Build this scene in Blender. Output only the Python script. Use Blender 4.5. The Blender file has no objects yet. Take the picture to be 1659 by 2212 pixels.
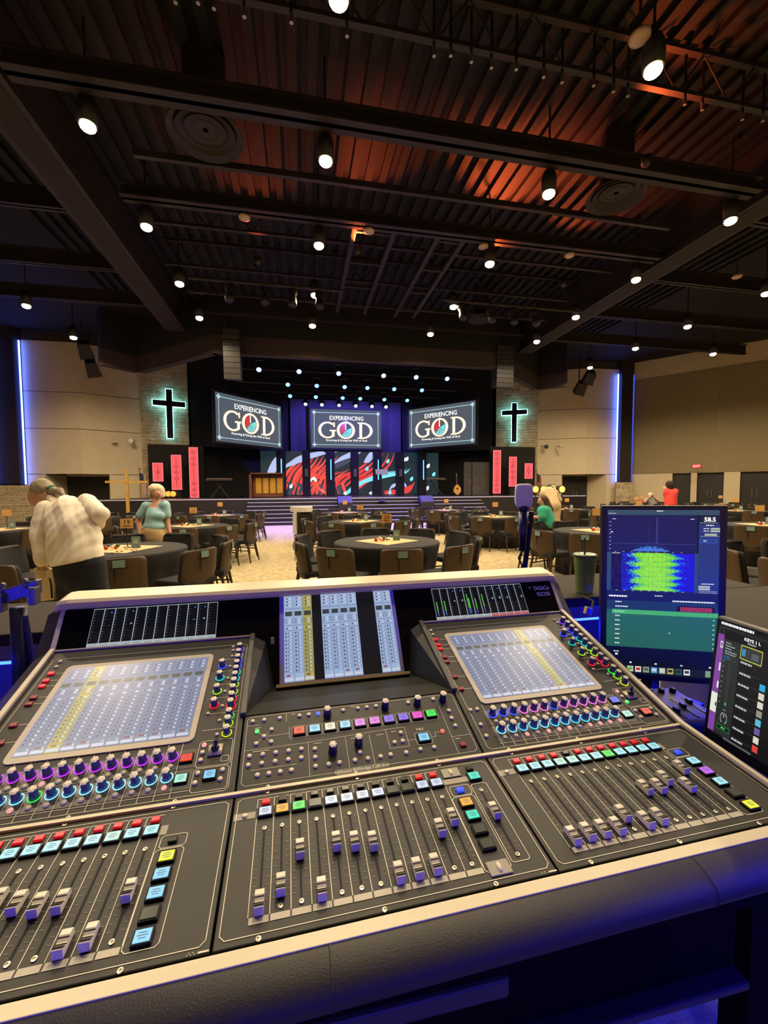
import bpy, math, random
import numpy as np
from mathutils import Matrix, Vector
random.seed(7)
RNG = np.random.RandomState(5)
S = bpy.context.scene
COL = S.collection
PI = math.pi
# ------------------------------------------------------------------ camera
F_PX, IMG_W, IMG_H = 905.95, 1659, 2212
CAM = np.array([0.0, 0.0, 1.52])
def cam_axes(yaw, pitch, roll):
    f = np.array([math.sin(yaw)*math.cos(pitch), math.cos(yaw)*math.cos(pitch), math.sin(pitch)])
    r = np.array([math.cos(yaw), -math.sin(yaw), 0.0]); u = np.cross(r, f)
    return r*math.cos(roll)-u*math.sin(roll), u*math.cos(roll)+r*math.sin(roll), f
AX_R, AX_U, AX_F = cam_axes(math.radians(11.389), math.radians(-3.12), math.radians(0.335))
cd = bpy.data.cameras.new('camera'); cd.sensor_fit = 'HORIZONTAL'; cd.sensor_width = 36.0
cd.lens = 36.0*F_PX/IMG_W; cd.clip_start = 0.02; cd.clip_end = 200
co = bpy.data.objects.new('camera', cd); COL.objects.link(co)
m = Matrix.Identity(4)
for i in range(3):
    m[i][0], m[i][1], m[i][2], m[i][3] = AX_R[i], AX_U[i], -AX_F[i], CAM[i]
co.matrix_world = m
S.camera = co
# ------------------------------------------------------------------ world and exposure
w = bpy.data.worlds.new('world'); S.world = w; w.use_nodes = True
w.node_tree.nodes['Background'].inputs[0].default_value = (0.02, 0.017, 0.016, 1)
w.node_tree.nodes['Background'].inputs[1].default_value = 0.12
S.view_settings.view_transform = 'Standard'; S.view_settings.look = 'None'
S.view_settings.exposure = 0.0; S.view_settings.gamma = 1.0
S.view_settings.use_curve_mapping = False
S.cycles.max_bounces = 6; S.cycles.diffuse_bounces = 3; S.cycles.glossy_bounces = 2; S.cycles.transmission_bounces = 2
S.cycles.adaptive_threshold = 0.03; S.cycles.caustics_reflective = False; S.cycles.caustics_refractive = False; S.cycles.sample_clamp_indirect = 4.0
# room measurements worked out from the photograph (metres; X across, Y towards the stage)
HOUSE_Z = 7.5
HOUSE_X = [-8.53, -3.3, 0.57, 5.07, 9.59, 14.26, 18.3]
HOUSE_Y = [5.45, 8.02, 10.72, 13.4, 15.87, 18.75]
HOUSE_W = 490.0
WARM = (1.0, 0.79, 0.52)
# ------------------------------------------------------------------ helpers
def at(px, py, zc):                       # a point seen at a pixel, zc metres in front of the lens
    v = AX_R*((px-IMG_W/2)/F_PX) - AX_U*((py-IMG_H/2)/F_PX) + AX_F
    return CAM + v*zc
def atz(px, py, z):
    v = AX_R*((px-IMG_W/2)/F_PX) - AX_U*((py-IMG_H/2)/F_PX) + AX_F
    return CAM + v*((z-CAM[2])/v[2])
def aty(px, py, y):
    v = AX_R*((px-IMG_W/2)/F_PX) - AX_U*((py-IMG_H/2)/F_PX) + AX_F
    return CAM + v*(y/v[1])
def lin(h):
    h = h.lstrip('#'); o = []
    for i in (0, 2, 4):
        c = int(h[i:i+2], 16)/255
        o.append(c/12.92 if c <= .04045 else ((c+.055)/1.055)**2.4)
    return (*o, 1.0)
MATS = {}
def mat(name, hexc='#888888', rough=.6, metal=0.0, emit=None, es=1.0, var=0.0, vs=8.0, bump=0.0, bs=60.0, trans=0.0, spec=.5, alpha=1.0, coat=0.0):
    if name in MATS: return MATS[name]
    M = bpy.data.materials.new(name); M.use_nodes = True; nt = M.node_tree
    b = nt.nodes['Principled BSDF']; c = lin(hexc)
    b.inputs['Base Color'].default_value = c; b.inputs['Roughness'].default_value = rough
    b.inputs['Metallic'].default_value = metal; b.inputs['Specular IOR Level'].default_value = spec
    b.inputs['Coat Weight'].default_value = coat
    if trans: b.inputs['Transmission Weight'].default_value = trans
    if alpha < 1: b.inputs['Alpha'].default_value = alpha
    if emit:
        b.inputs['Emission Color'].default_value = lin(emit); b.inputs['Emission Strength'].default_value = es
    if var or bump:
        tc = nt.nodes.new('ShaderNodeTexCoord')
    if var:
        n = nt.nodes.new('ShaderNodeTexNoise'); n.inputs['Scale'].default_value = vs; n.inputs['Detail'].default_value = 6
        nt.links.new(tc.outputs['Object'], n.inputs['Vector'])
        r = nt.nodes.new('ShaderNodeValToRGB')
        r.color_ramp.elements[0].color = tuple(x*(1-var) for x in c[:3])+(1,)
        r.color_ramp.elements[1].color = tuple(min(1, x*(1+var)) for x in c[:3])+(1,)
        r.color_ramp.elements[0].position = .3; r.color_ramp.elements[1].position = .7
        nt.links.new(n.outputs['Fac'], r.inputs['Fac']); nt.links.new(r.outputs['Color'], b.inputs['Base Color'])
    if bump:
        n2 = nt.nodes.new('ShaderNodeTexNoise'); n2.inputs['Scale'].default_value = bs; n2.inputs['Detail'].default_value = 4
        nt.links.new(tc.outputs['Object'], n2.inputs['Vector'])
        bp = nt.nodes.new('ShaderNodeBump'); bp.inputs['Strength'].default_value = bump; bp.inputs['Distance'].default_value = .02
        nt.links.new(n2.outputs['Fac'], bp.inputs['Height']); nt.links.new(bp.outputs['Normal'], b.inputs['Normal'])
    MATS[name] = M
    return M
def glow(name, hexc, s=1.0, nee=False, spec=.5):              # a lit screen, lamp or LED
    if name in MATS: return MATS[name]
    M = bpy.data.materials.new(name); M.use_nodes = True; nt = M.node_tree
    b = nt.nodes['Principled BSDF']; b.inputs['Base Color'].default_value = (0.01, 0.01, 0.01, 1)
    b.inputs['Roughness'].default_value = .3
    b.inputs['Emission Color'].default_value = lin(hexc); b.inputs['Emission Strength'].default_value = s
    b.inputs['Specular IOR Level'].default_value = spec
    try: M.cycles.emission_sampling = 'AUTO' if nee else 'NONE'
    except Exception: pass
    MATS[name] = M
    return M
class MB:
    def __init__(s): s.v = []; s.f = []; s.m = []
    def add(s, vs, fs, mi=0, M=None):
        o = len(s.v)
        for p in vs:
            s.v.append(tuple(M @ Vector(p)) if M is not None else (float(p[0]), float(p[1]), float(p[2])))
        for f in fs: s.f.append(tuple(i+o for i in f)); s.m.append(mi)
        return s
    def box(s, c, d, mi=0, M=None):
        x, y, z = d[0]/2, d[1]/2, d[2]/2
        vs = [(c[0]+i*x, c[1]+j*y, c[2]+k*z) for k in (-1, 1) for j in (-1, 1) for i in (-1, 1)]
        return s.add(vs, [(0, 2, 3, 1), (4, 5, 7, 6), (0, 1, 5, 4), (2, 6, 7, 3), (0, 4, 6, 2), (1, 3, 7, 5)], mi, M)
    def quad(s, a, b, c, d, mi=0): return s.add([a, b, c, d], [(0, 1, 2, 3)], mi)
    def rect(s, x0, y0, x1, y1, z=0, mi=0): return s.quad((x0, y0, z), (x1, y0, z), (x1, y1, z), (x0, y1, z), mi)
    def tube(s, p0, p1, r0, r1=None, n=10, mi=0):
        r1 = r0 if r1 is None else r1
        a = Vector(p0); b = Vector(p1); d = (b-a).normalized()
        t = Vector((0, 0, 1)) if abs(d.z) < .9 else Vector((1, 0, 0))
        u = d.cross(t).normalized(); w_ = d.cross(u)
        vs = []
        for c, r in ((a, r0), (b, r1)):
            for i in range(n):
                th = 2*PI*i/n; vs.append(c+u*(r*math.cos(th))+w_*(r*math.sin(th)))
        fs = [(i, (i+1) % n, n+(i+1) % n, n+i) for i in range(n)]
        fs += [tuple(range(n-1, -1, -1)), tuple(range(n, 2*n))]
        return s.add(vs, fs, mi)
    def path(s, pts, r, n=8, mi=0):
        for a, b in zip(pts[:-1], pts[1:]): s.tube(a, b, r, r, n, mi)
        return s
    def lathe(s, prof, n=20, c=(0, 0, 0), mi=0, star=0, sn=6):
        vs = []; k = len(prof)
        for r, z in prof:
            for i in range(n):
                th = 2*PI*i/n; rr = r*(1+star*math.cos(sn*th)); vs.append((c[0]+rr*math.cos(th), c[1]+rr*math.sin(th), c[2]+z))
        fs = [(j*n+i, j*n+(i+1) % n, (j+1)*n+(i+1) % n, (j+1)*n+i) for j in range(k-1) for i in range(n)]
        fs += [tuple(range(n-1, -1, -1)), tuple(range((k-1)*n, k*n))]
        return s.add(vs, fs, mi)
    def prism(s, poly, a, b, axis='x', mi=0):   # polygon in the other two axes, extruded along axis from a to b
        n = len(poly)
        def P3(p, t): return {'x': (t, p[0], p[1]), 'y': (p[0], t, p[1]), 'z': (p[0], p[1], t)}[axis]
        vs = [P3(p, a) for p in poly]+[P3(p, b) for p in poly]
        fs = [tuple(range(n)), tuple(range(2*n-1, n-1, -1))]+[(i, n+i, n+(i+1) % n, (i+1) % n) for i in range(n)]
        return s.add(vs, fs, mi)
    def torus(s, R, r, n=20, k=6, c=(0, 0, 0), mi=0):
        vs = []
        for i in range(n):
            a = 2*PI*i/n
            for j in range(k):
                b = 2*PI*j/k; vs.append((c[0]+(R+r*math.cos(b))*math.cos(a), c[1]+(R+r*math.cos(b))*math.sin(a), c[2]+r*math.sin(b)))
        return s.add(vs, [(i*k+j, ((i+1) % n)*k+j, ((i+1) % n)*k+(j+1) % k, i*k+(j+1) % k) for i in range(n) for j in range(k)], mi)
    def ball(s, c, r, n=10, k=6, sc=(1, 1, 1), mi=0):
        vs = []
        for j in range(1, k):
            th = PI*j/k
            for i in range(n):
                a = 2*PI*i/n; vs.append((c[0]+r*sc[0]*math.sin(th)*math.cos(a), c[1]+r*sc[1]*math.sin(th)*math.sin(a), c[2]+r*sc[2]*math.cos(th)))
        t = len(vs); vs += [(c[0], c[1], c[2]+r*sc[2]), (c[0], c[1], c[2]-r*sc[2])]
        fs = [(j*n+i, (j+1)*n+i, (j+1)*n+(i+1) % n, j*n+(i+1) % n) for j in range(k-2) for i in range(n)]
        fs += [(t, i, (i+1) % n) for i in range(n)]+[(t+1, (k-2)*n+(i+1) % n, (k-2)*n+i) for i in range(n)]
        return s.add(vs, fs, mi)
    def mesh(s, name, mats, smooth=False):
        me = bpy.data.meshes.new(name); me.from_pydata(s.v, [], s.f)
        for m_ in (mats if isinstance(mats, (list, tuple)) else [mats]): me.materials.append(m_)
        me.polygons.foreach_set('material_index', s.m)
        if smooth: me.polygons.foreach_set('use_smooth', [True]*len(s.f))
        me.update()
        return me
    def build(s, name, mats, parent=None, M=None, smooth=False, bevel=0.0, bseg=2):
        return put(name, s.mesh(name, mats, smooth), parent, M, bevel, bseg)
def put(name, me, parent=None, M=None, bevel=0.0, bseg=2):
    o = bpy.data.objects.new(name, me); COL.objects.link(o)
    if parent is not None: o.parent = parent
    if M is not None: o.matrix_local = M
    if bevel:
        b = o.modifiers.new('bevel', 'BEVEL'); b.width = bevel; b.segments = bseg; b.limit_method = 'ANGLE'; b.angle_limit = math.radians(40)
    return o
def tag(o, label=None, cat=None, group=None, kind=None):
    if label: o['label'] = label
    if cat: o['category'] = cat
    if group: o['group'] = group
    if kind: o['kind'] = kind
    return o
def thing(name, label, cat, loc=(0, 0, 0), rz=0.0, group=None):
    o = bpy.data.objects.new(name, None); COL.objects.link(o); o.empty_display_size = .1
    o.location = tuple(float(x) for x in loc); o.rotation_euler = (0, 0, rz)
    return tag(o, label, cat, group)
def dup(root, loc, rz, label, group=None, sc=None):
    def cp(o, par):
        c = o.copy(); COL.objects.link(c); c.parent = par
        for ch in o.children: cp(ch, c)
        return c
    r = cp(root, None); r.location = tuple(float(x) for x in loc); r.rotation_euler = (0, 0, rz)
    if sc: r.scale = sc
    return tag(r, label, None, group)
def T(x, y, z): return Matrix.Translation((float(x), float(y), float(z)))
def RX(a): return Matrix.Rotation(a, 4, 'X')
def RY(a): return Matrix.Rotation(a, 4, 'Y')
def RZ(a): return Matrix.Rotation(a, 4, 'Z')
TEXTS = {}
def text_mesh(body, size, mt, extrude=0.0, align='CENTER', name='lettering', bold=0.0):
    key_ = (body, round(bold/size, 3))
    if key_ not in TEXTS: TEXTS[key_] = raw_text(body, 1.0, mt, 0.0, align, name, round(bold/size, 3))
    me = TEXTS[key_].copy(); me.transform(Matrix.Scale(size, 4)); me.name = name
    me.materials.clear(); me.materials.append(mt)
    return me
def raw_text(body, size, mt, extrude=0.0, align='CENTER', name='lettering', bold=0.0):
    cu = bpy.data.curves.new(name, 'FONT'); cu.body = body; cu.size = size; cu.extrude = extrude
    cu.align_x = align; cu.align_y = 'CENTER'; cu.resolution_u = 2; cu.offset = bold
    ob = bpy.data.objects.new(name, cu); COL.objects.link(ob)
    bpy.context.view_layer.update()
    me = bpy.data.meshes.new_from_object(ob.evaluated_get(bpy.context.evaluated_depsgraph_get()))
    bpy.data.objects.remove(ob); bpy.data.curves.remove(cu)
    me.name = name; me.materials.clear(); me.materials.append(mt)
    return me
def letter(body, size, mt, parent, M, name='lettering', align='CENTER', bold=0.0, extrude=0.0):
    return put(name, text_mesh(body, size, mt, extrude, align, name, bold), parent, M)
def lamp(name, kind, loc, power, color, parent=None, size=.1, cone=2.2, blend=.6, aim=None):
    l = bpy.data.lights.new(name, kind); l.energy = power; l.color = color
    l.shadow_soft_size = size
    if kind == 'SPOT': l.spot_size = cone; l.spot_blend = blend
    o = bpy.data.objects.new(name, l); COL.objects.link(o); o.location = tuple(float(x) for x in loc)
    if parent is not None: o.parent = parent
    if aim is not None:
        o.rotation_euler = Vector(aim).to_track_quat('-Z', 'Y').to_euler()
    return o
M_TXT = mat('plain_print', '#ffffff')
for b_, k_ in (('EXIT', 0.0), ('EXPERIENCING', 0.0), ('Knowing & Doing the Will of God', 0.0), ('19', 0.0), ('20', 0.0), ('11', 0.0), ('12', 0.0), ('DiGiCo', .018), ('FIRE', 0.0), ('A)House B)Wedge C)Brdcst', 0.0), ('58.5', .024), ('KEYS 1 L', .024), ('PRESET', 0.0)):
    TEXTS[(b_, k_)] = raw_text(b_, 1.0, M_TXT, 0.0, 'CENTER', 'lettering', k_)
# surface nets on a signed distance field: bodies as one continuous skin
def nets(F, lo, h):
    ins = F < 0
    c = np.stack([ins[a:ins.shape[0]-1+a, b:ins.shape[1]-1+b, d:ins.shape[2]-1+d] for a in (0, 1) for b in (0, 1) for d in (0, 1)])
    sm = c.sum(0); act = (sm > 0) & (sm < 8)
    idx = -np.ones(act.shape, int); ii = np.argwhere(act); idx[act] = np.arange(len(ii))
    acc = np.zeros((len(ii), 3)); cnt = np.zeros(len(ii))
    corners = [(a, b, d) for a in (0, 1) for b in (0, 1) for d in (0, 1)]
    for p in corners:
        for ax in range(3):
            if p[ax] == 0:
                q = list(p); q[ax] = 1
                f0 = F[ii[:, 0]+p[0], ii[:, 1]+p[1], ii[:, 2]+p[2]]; f1 = F[ii[:, 0]+q[0], ii[:, 1]+q[1], ii[:, 2]+q[2]]
                x = (f0 < 0) != (f1 < 0); t = np.where(x, f0/(f0-f1+1e-12*(f0 == f1)), 0)
                pos = np.array(p, float)[None]+0*t[:, None]; pos[:, ax] += t
                acc += pos*x[:, None]; cnt += x
    V = (ii+acc/cnt[:, None])*h+lo
    fs = []
    for ax in range(3):
        b_, c_ = (ax+1) % 3, (ax+2) % 3
        s0 = [slice(None)]*3; s1 = [slice(None)]*3; s0[ax] = slice(0, -1); s1[ax] = slice(1, None)
        A = ins[tuple(s0)]; B = ins[tuple(s1)]
        e = np.argwhere(A != B); e = e[(e[:, b_] > 0) & (e[:, c_] > 0) & (e[:, b_] < F.shape[b_]-1) & (e[:, c_] < F.shape[c_]-1)]
        fl = A[e[:, 0], e[:, 1], e[:, 2]]
        def g(db, dc):
            q = e.copy(); q[:, b_] += db; q[:, c_] += dc; return idx[q[:, 0], q[:, 1], q[:, 2]]
        Q = np.stack([g(-1, -1), g(0, -1), g(0, 0), g(-1, 0)], 1)
        Q[~fl] = Q[~fl][:, ::-1]
        fs.append(Q)
    return V, np.concatenate(fs)
FWD = np.array([math.sin(math.radians(11.389)), math.cos(math.radians(11.389)), 0.0])
def sdf_mesh(name, prims, mt, h=.012, k=.03, cut=None, wob=0.0, wf=30.0):
    """prims: ('c', a, b, ra, rb) tapered capsule or ('e', centre, radii, rotation-or-None); smooth union of width k"""
    lo = np.array([1e9]*3); hi = -lo
    for p in prims:
        if p[0] == 'c': P_ = [np.array(p[1])-max(p[3:5]), np.array(p[1])+max(p[3:5]), np.array(p[2])-max(p[3:5]), np.array(p[2])+max(p[3:5])]
        else: P_ = [np.array(p[1])-max(p[2]), np.array(p[1])+max(p[2])]
        lo = np.minimum(lo, np.min(P_, 0)); hi = np.maximum(hi, np.max(P_, 0))
    lo -= .05+h; hi += .05+h
    g = [np.arange(lo[i], hi[i]+h, h) for i in range(3)]
    X = np.stack(np.meshgrid(*g, indexing='ij'), -1)
    D = None
    for p in prims:
        if p[0] == 'c':
            a = np.array(p[1], float); b = np.array(p[2], float); ab = b-a
            t = np.clip(((X-a)@ab)/max(ab@ab, 1e-9), 0, 1)
            dv = X-a-t[..., None]*ab
            if len(p) > 5: dv = dv+(dv@FWD)[..., None]*FWD*(1/p[5]-1)
            d = (np.linalg.norm(dv, axis=-1)-(p[3]+(p[4]-p[3])*t))*(p[5] if len(p) > 5 else 1)
        else:
            q = X-np.array(p[1], float); r = np.array(p[2], float)
            if len(p) > 3 and p[3] is not None: q = q@np.array(p[3])
            l = np.linalg.norm(q/r, axis=-1); g2 = np.linalg.norm(q/(r*r), axis=-1)+1e-9
            d = l*(l-1)/g2
        if D is None: D = d
        else:
            hh = np.clip(.5+.5*(D-d)/k, 0, 1); D = D*(1-hh)+d*hh-k*hh*(1-hh)
    if wob:
        q1 = np.sin(X[..., 0]*wf+1.6*np.sin(X[..., 2]*wf*.28+X[..., 0]*3)+X[..., 2]*wf*.32); q2 = np.sin(X[..., 0]*wf*.45-X[..., 2]*wf*.62+1.7*np.sin(X[..., 0]*wf*.3+1))
        D = D+wob*(q1*np.abs(q1)*.6+q2*q2*q2*.8)
    if cut:
        for n_, d0 in cut: D = np.maximum(D, X@np.array(n_, float)-d0)
    V, Q = nets(D, lo, h)
    me = bpy.data.meshes.new(name); me.from_pydata(V.tolist(), [], Q.tolist()); me.materials.append(mt)
    me.polygons.foreach_set('use_smooth', [True]*len(Q)); me.update()
    return me
# ------------------------------------------------------------------ the room
M_CARPET = mat('carpet_weave', '#a8946c', .95, var=.22, vs=5.5, bump=.5, bs=90, spec=.1)
M_WALL = mat('cream_wall_panel', '#cdbd9c', .8, var=.04, vs=2, bump=.05, bs=120)
M_JOINT = mat('wall_joint', '#3a3126', .9)
M_FABRIC = mat('taupe_wall_fabric', '#8f8160', .95, var=.06, vs=30, bump=.2, bs=200)
M_BLACK = mat('black_paint', '#14110f', .85, var=.1, vs=3)
M_DECK = mat('black_ceiling_deck', '#090706', .8, var=.15, vs=2)
M_STEEL = mat('dark_painted_steel', '#1d1410', .6, var=.12, vs=4)
M_STONE = mat('ledger_stone', '#b8a788', .9, var=.25, vs=3.5, bump=.6, bs=35)
M_DOOR = mat('dark_bronze_door', '#1d1913', .5, var=.08, vs=6)
M_METAL = mat('brushed_metal', '#9a958c', .35, .9, var=.05, vs=20)
M_STAGE = mat('black_stage_floor', '#191419', .45, var=.12, vs=4)
M_BLUELED = glow('blue_led', '#0c1cff', 55.0, True)
M_COVE = glow('cool_blue_led', '#4668ff', 22.0, True)
def carpet_nodes():
    nt = M_CARPET.node_tree; b = nt.nodes['Principled BSDF']
    tc = nt.nodes.new('ShaderNodeTexCoord'); mp = nt.nodes.new('ShaderNodeMapping'); mp.inputs['Scale'].default_value = (11, 17, 1)
    n = nt.nodes.new('ShaderNodeTexVoronoi'); n.inputs['Scale'].default_value = 1.6
    r = nt.nodes.new('ShaderNodeValToRGB'); r.color_ramp.elements[0].color = lin('#a08f6c'); r.color_ramp.elements[1].color = lin('#b9aa86')
    r.color_ramp.elements[0].position = .2; r.color_ramp.elements[1].position = .75
    nt.links.new(tc.outputs['Object'], mp.inputs['Vector']); nt.links.new(mp.outputs['Vector'], n.inputs['Vector'])
    nt.links.new(n.outputs['Color'], r.inputs['Fac']); nt.links.new(r.outputs['Color'], b.inputs['Base Color'])
carpet_nodes()
def xy(px, zc):
    p = at(px, 1060, zc); return np.array([p[0], p[1]])
def slab(mb, p, q, z0, z1, th=.15, mi=0, off=0.0):
    p = np.array(p, float); q = np.array(q, float); d = (q-p)/np.linalg.norm(q-p); n = np.array([-d[1], d[0]])
    if n@((p+q)/2) < 0: n = -n
    a, b = p+n*off, q+n*off
    return mb.add([(*a, z0), (*b, z0), (*(b+n*th), z0), (*(a+n*th), z0), (*a, z1), (*b, z1), (*(b+n*th), z1), (*(a+n*th), z1)],
                  [(0, 1, 2, 3), (7, 6, 5, 4), (0, 4, 5, 1), (1, 5, 6, 2), (2, 6, 7, 3), (3, 7, 4, 0)], mi)
def structure(o): o['kind'] = 'structure'; return o
structure(MB().box((4, 12, -.05), (46, 38, .1)).build('floor', M_CARPET))
CZ = 9.3
ceil = structure(MB().box((4, 12, CZ+.1), (46, 38, .2)).build('ceiling', M_DECK))
rib = MB().box((0, 0, 0), (.17, 15.0, .12)).mesh('deck_rib', M_DECK)
for i in range(62):
    put('deck_rib', rib, ceil, T(-7.2+i*.36, 11.5, CZ-.06))
# side and rear walls that close the hall
structure(MB().box((-18.6, 12, 4.7), (.2, 38, 9.4)).build('wall_far_left', M_WALL))
structure(MB().box((26.6, 12, 4.7), (.2, 38, 9.4)).build('wall_far_right', M_WALL))
structure(MB().box((4, -6.9, 4.7), (46, .2, 9.4)).build('wall_rear', M_WALL))
# panelled cream walls either side of the stage
ZB = [0.0, 2.36, 4.6, 6.4, 8.85]
def panel_wall(name, segs, doorgap):
    w_ = MB()
    for p, q in segs: slab(w_, p, q, 2.36, CZ, .12, 0, .03)
    root = structure(w_.build(name, M_JOINT))
    for p, q in segs:
        for z0, z1 in zip(ZB[1:-1], ZB[2:]):
            slab(MB(), p, q, z0+.012, z1-.012, .05).build('wall_panel', M_WALL, root) if False else None
            b_ = MB(); slab(b_, p, q, z0+.014, z1-.014, .04); b_.build('wall_panel', M_WALL, root)
    for p, q in doorgap:
        b_ = MB(); slab(b_, p, q, 0, ZB[1]-.014, .14); b_.build('wall_panel', M_WALL, root)
    return root
L0, L1, L2, L3 = xy(46, 20.6), xy(180, 21.1), xy(310, 22.8), xy(412, 24.0)
R0, R1, R2 = xy(1160, 26.7), xy(1264, 26.1), xy(1340, 26.4)
R3 = xy(1070, 27.4)
wl = panel_wall('wall_left', [(L0, L1), (L1, L2)], [(L0, xy(100, 20.8)), (xy(238, 21.85), L2)])
wr = panel_wall('wall_right', [(R0, R1), (R1, R2)], [(R0, xy(1213, 26.4)), (xy(1309, 26.28), R2)])
def door_recess(n, pa, pb, a_in, b_in, label_side):
    m_ = MB(); slab(m_, pa, a_in, 0, 2.36, .1); slab(m_, b_in, pb, 0, 2.36, .1)
    slab(m_, a_in, b_in, 2.3, 2.5, .1)
    structure(m_.build('trim_%d' % n, M_WALL))
    d = MB(); mid = (a_in+b_in)/2
    slab(d, a_in, b_in, 0, 2.3, .06)
    root = structure(d.build('door_%d' % n, M_DOOR))
    for s in (-1, 1):
        c_ = mid+(b_in-a_in)/np.linalg.norm(b_in-a_in)*s*.11
        nrm = -np.array([mid[0], mid[1]])/np.linalg.norm(mid)
        c_ = c_+nrm*.05
        MB().tube((*c_, .95), (*c_, 1.35), .018).build('door_handle', M_METAL, root)
door_recess(1, xy(100, 20.8), xy(238, 21.85), xy(146, 22.6), xy(236, 23.2), 'l')
door_recess(2, xy(1213, 26.4), xy(1309, 26.28), xy(1215, 27.4), xy(1268, 27.4), 'r')
# dark columns with cove light strips, stone bases
def column(name, pxa, pxb, zc, ztop, label):
    a, b = xy(pxa, zc), xy(pxb, zc)
    m_ = MB(); slab(m_, a, b, 1.85, CZ, .5)
    o = structure(m_.build(name, mat('brown_black_column', '#241a13', .8)))
    return a, b
ca, cb = column('wall_column_left', -8, 44, 20.2, 8.8, '')
cc, cdd = column('wall_column_right', 1338, 1362, 26.0, 8.6, '')
def cove(name, p, z0, z1, label, ext):
    m_ = MB(); m_.box((p[0], p[1], (z0+z1)/2), (.05, .05, z1-z0))
    tag(m_.build(name, M_COVE if 'faint' not in label else glow('faint_blue_led', '#3a50d0', 1.2)), label, 'light strip', 'blue cove strips on the wall columns')
cove('cove_light', xy(57, 20.5), 1.85, 8.75, 'vertical blue light strip on right edge of the left dark column', 1)
cove('cove_light', xy(-11, 20.1), 1.85, 8.75, 'vertical blue light strip at the extreme left picture edge', 1)
cove('cove_light', xy(1330, 26.2), 1.9, 8.5, 'vertical blue light strip left of the right dark column', 1)
cove('cove_light', xy(1363.4, 26.35), 1.9, 8.5, 'faint vertical blue light strip right of the right dark column', 1)
def stones(name, p, q, z0, z1, label, rows_h=.12, kind='wall'):
    p = np.array(p); q = np.array(q); L = np.linalg.norm(q-p); d = (q-p)/L; n = np.array([-d[1], d[0]])
    if n@((p+q)/2) > 0: n = -n
    b_ = MB(); slab(b_, p, q, z0, z1, .15)
    root = structure(b_.build(name, M_STONE))
    m_ = MB(); z = z0
    while z < z1-.02:
        h = min(rows_h*random.uniform(.6, 1.3), z1-z); s = 0
        while s < L-.02:
            l = min(random.uniform(.15, .5), L-s); t = random.uniform(.02, .07)
            a = p+d*(s+.006); b2 = p+d*(s+l-.006)
            m_.add([(*a, z+.005), (*b2, z+.005), (*(b2+n*t), z+.008), (*(a+n*t), z+.008), (*a, z+h-.005), (*b2, z+h-.005), (*(b2+n*t), z+h-.008), (*(a+n*t), z+h-.008)],
                   [(0, 1, 2, 3), (7, 6, 5, 4), (0, 4, 5, 1), (1, 5, 6, 2), (2, 6, 7, 3), (3, 7, 4, 0)])
            s += l
        z += h
    o = m_.build('stone_facing', M_STONE, root); o['kind'] = 'stuff'
    return root
stones('wall_stone_left', L2, L3, 0, 8.9, '', .16)
stones('wall_stone_right', R3, R0, 0, 8.9, '', .16)
stones('wall_stone_base_left', xy(-60, 19.4), xy(66, 20.2), 0, 1.8, '', .1)
stones('wall_stone_base_right', xy(1330, 25.8), xy(1366, 25.6), 0, 1.85, '', .1)
# angled side wall on the right with fabric panel and doors below
S0, S1 = xy(1363, 26.6), xy(1900, 19.8)
sd = (S1-S0)/np.linalg.norm(S1-S0)
def spt(px):
    v = AX_R*((px-IMG_W/2)/F_PX)+AX_F; v = v[:2]
    A_ = np.array([[v[0], -sd[0]], [v[1], -sd[1]]]); t = np.linalg.solve(A_, S0)
    return v*t[0]
m_ = MB(); slab(m_, S0, S1, 2.36, CZ, .15, 0, .05)
wsr = structure(m_.build('wall_right_side', M_WALL))
edges = [1363.5, 1478, 1545, 1700, 1900]
for a, b in zip(edges[:-1], edges[1:]):
    b_ = MB(); slab(b_, spt(a+.6), spt(b-.6), 2.4, 8.2, .06); b_.build('fabric_panel', M_FABRIC, wsr)
for a, b in [(1363.5, 1450), (1490, 1503), (1561, 1596)]:
    b_ = MB(); slab(b_, spt(a), spt(b), 0, 2.36, .2); b_.build('wall_panel', M_WALL, wsr)
for i, (a, b) in enumerate([(1450, 1490), (1503, 1561), (1596, 1664), (1664, 1900)]):
    b_ = MB(); slab(b_, spt(a), spt(b), 0, 2.33, .06, 0, .25)
    dr = structure(b_.build('door_%d' % (3+i), M_DOOR))
    mid = (spt(a)+spt(b))/2
    if i in (1, 2):
        for s in (-.1, .1):
            c_ = mid+sd*s-np.array([-.0, .0])+np.array([.15, .15]); MB().tube((*c_, .95), (*c_, 1.4), .02).build('door_handle', M_METAL, dr)
sg = at(1505, 1007, 23.6)
ex = thing('exit_sign', 'lit red exit sign above the doors on the right wall', 'sign', sg, math.atan2(sd[1], sd[0]))
MB().box((0, 0, 0), (.42, .06, .22)).build('sign_body', mat('sign_red_body', '#5a0d10', .5), ex)
MB().box((0, -.035, 0), (.38, .01, .18)).build('sign_face', glow('exit_red', '#ff3028', 1.6), ex)
letter('EXIT', .16, glow('exit_letters', '#ffd0c0', 2.0), ex, T(0, -.042, 0) @ RX(PI/2))
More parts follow.
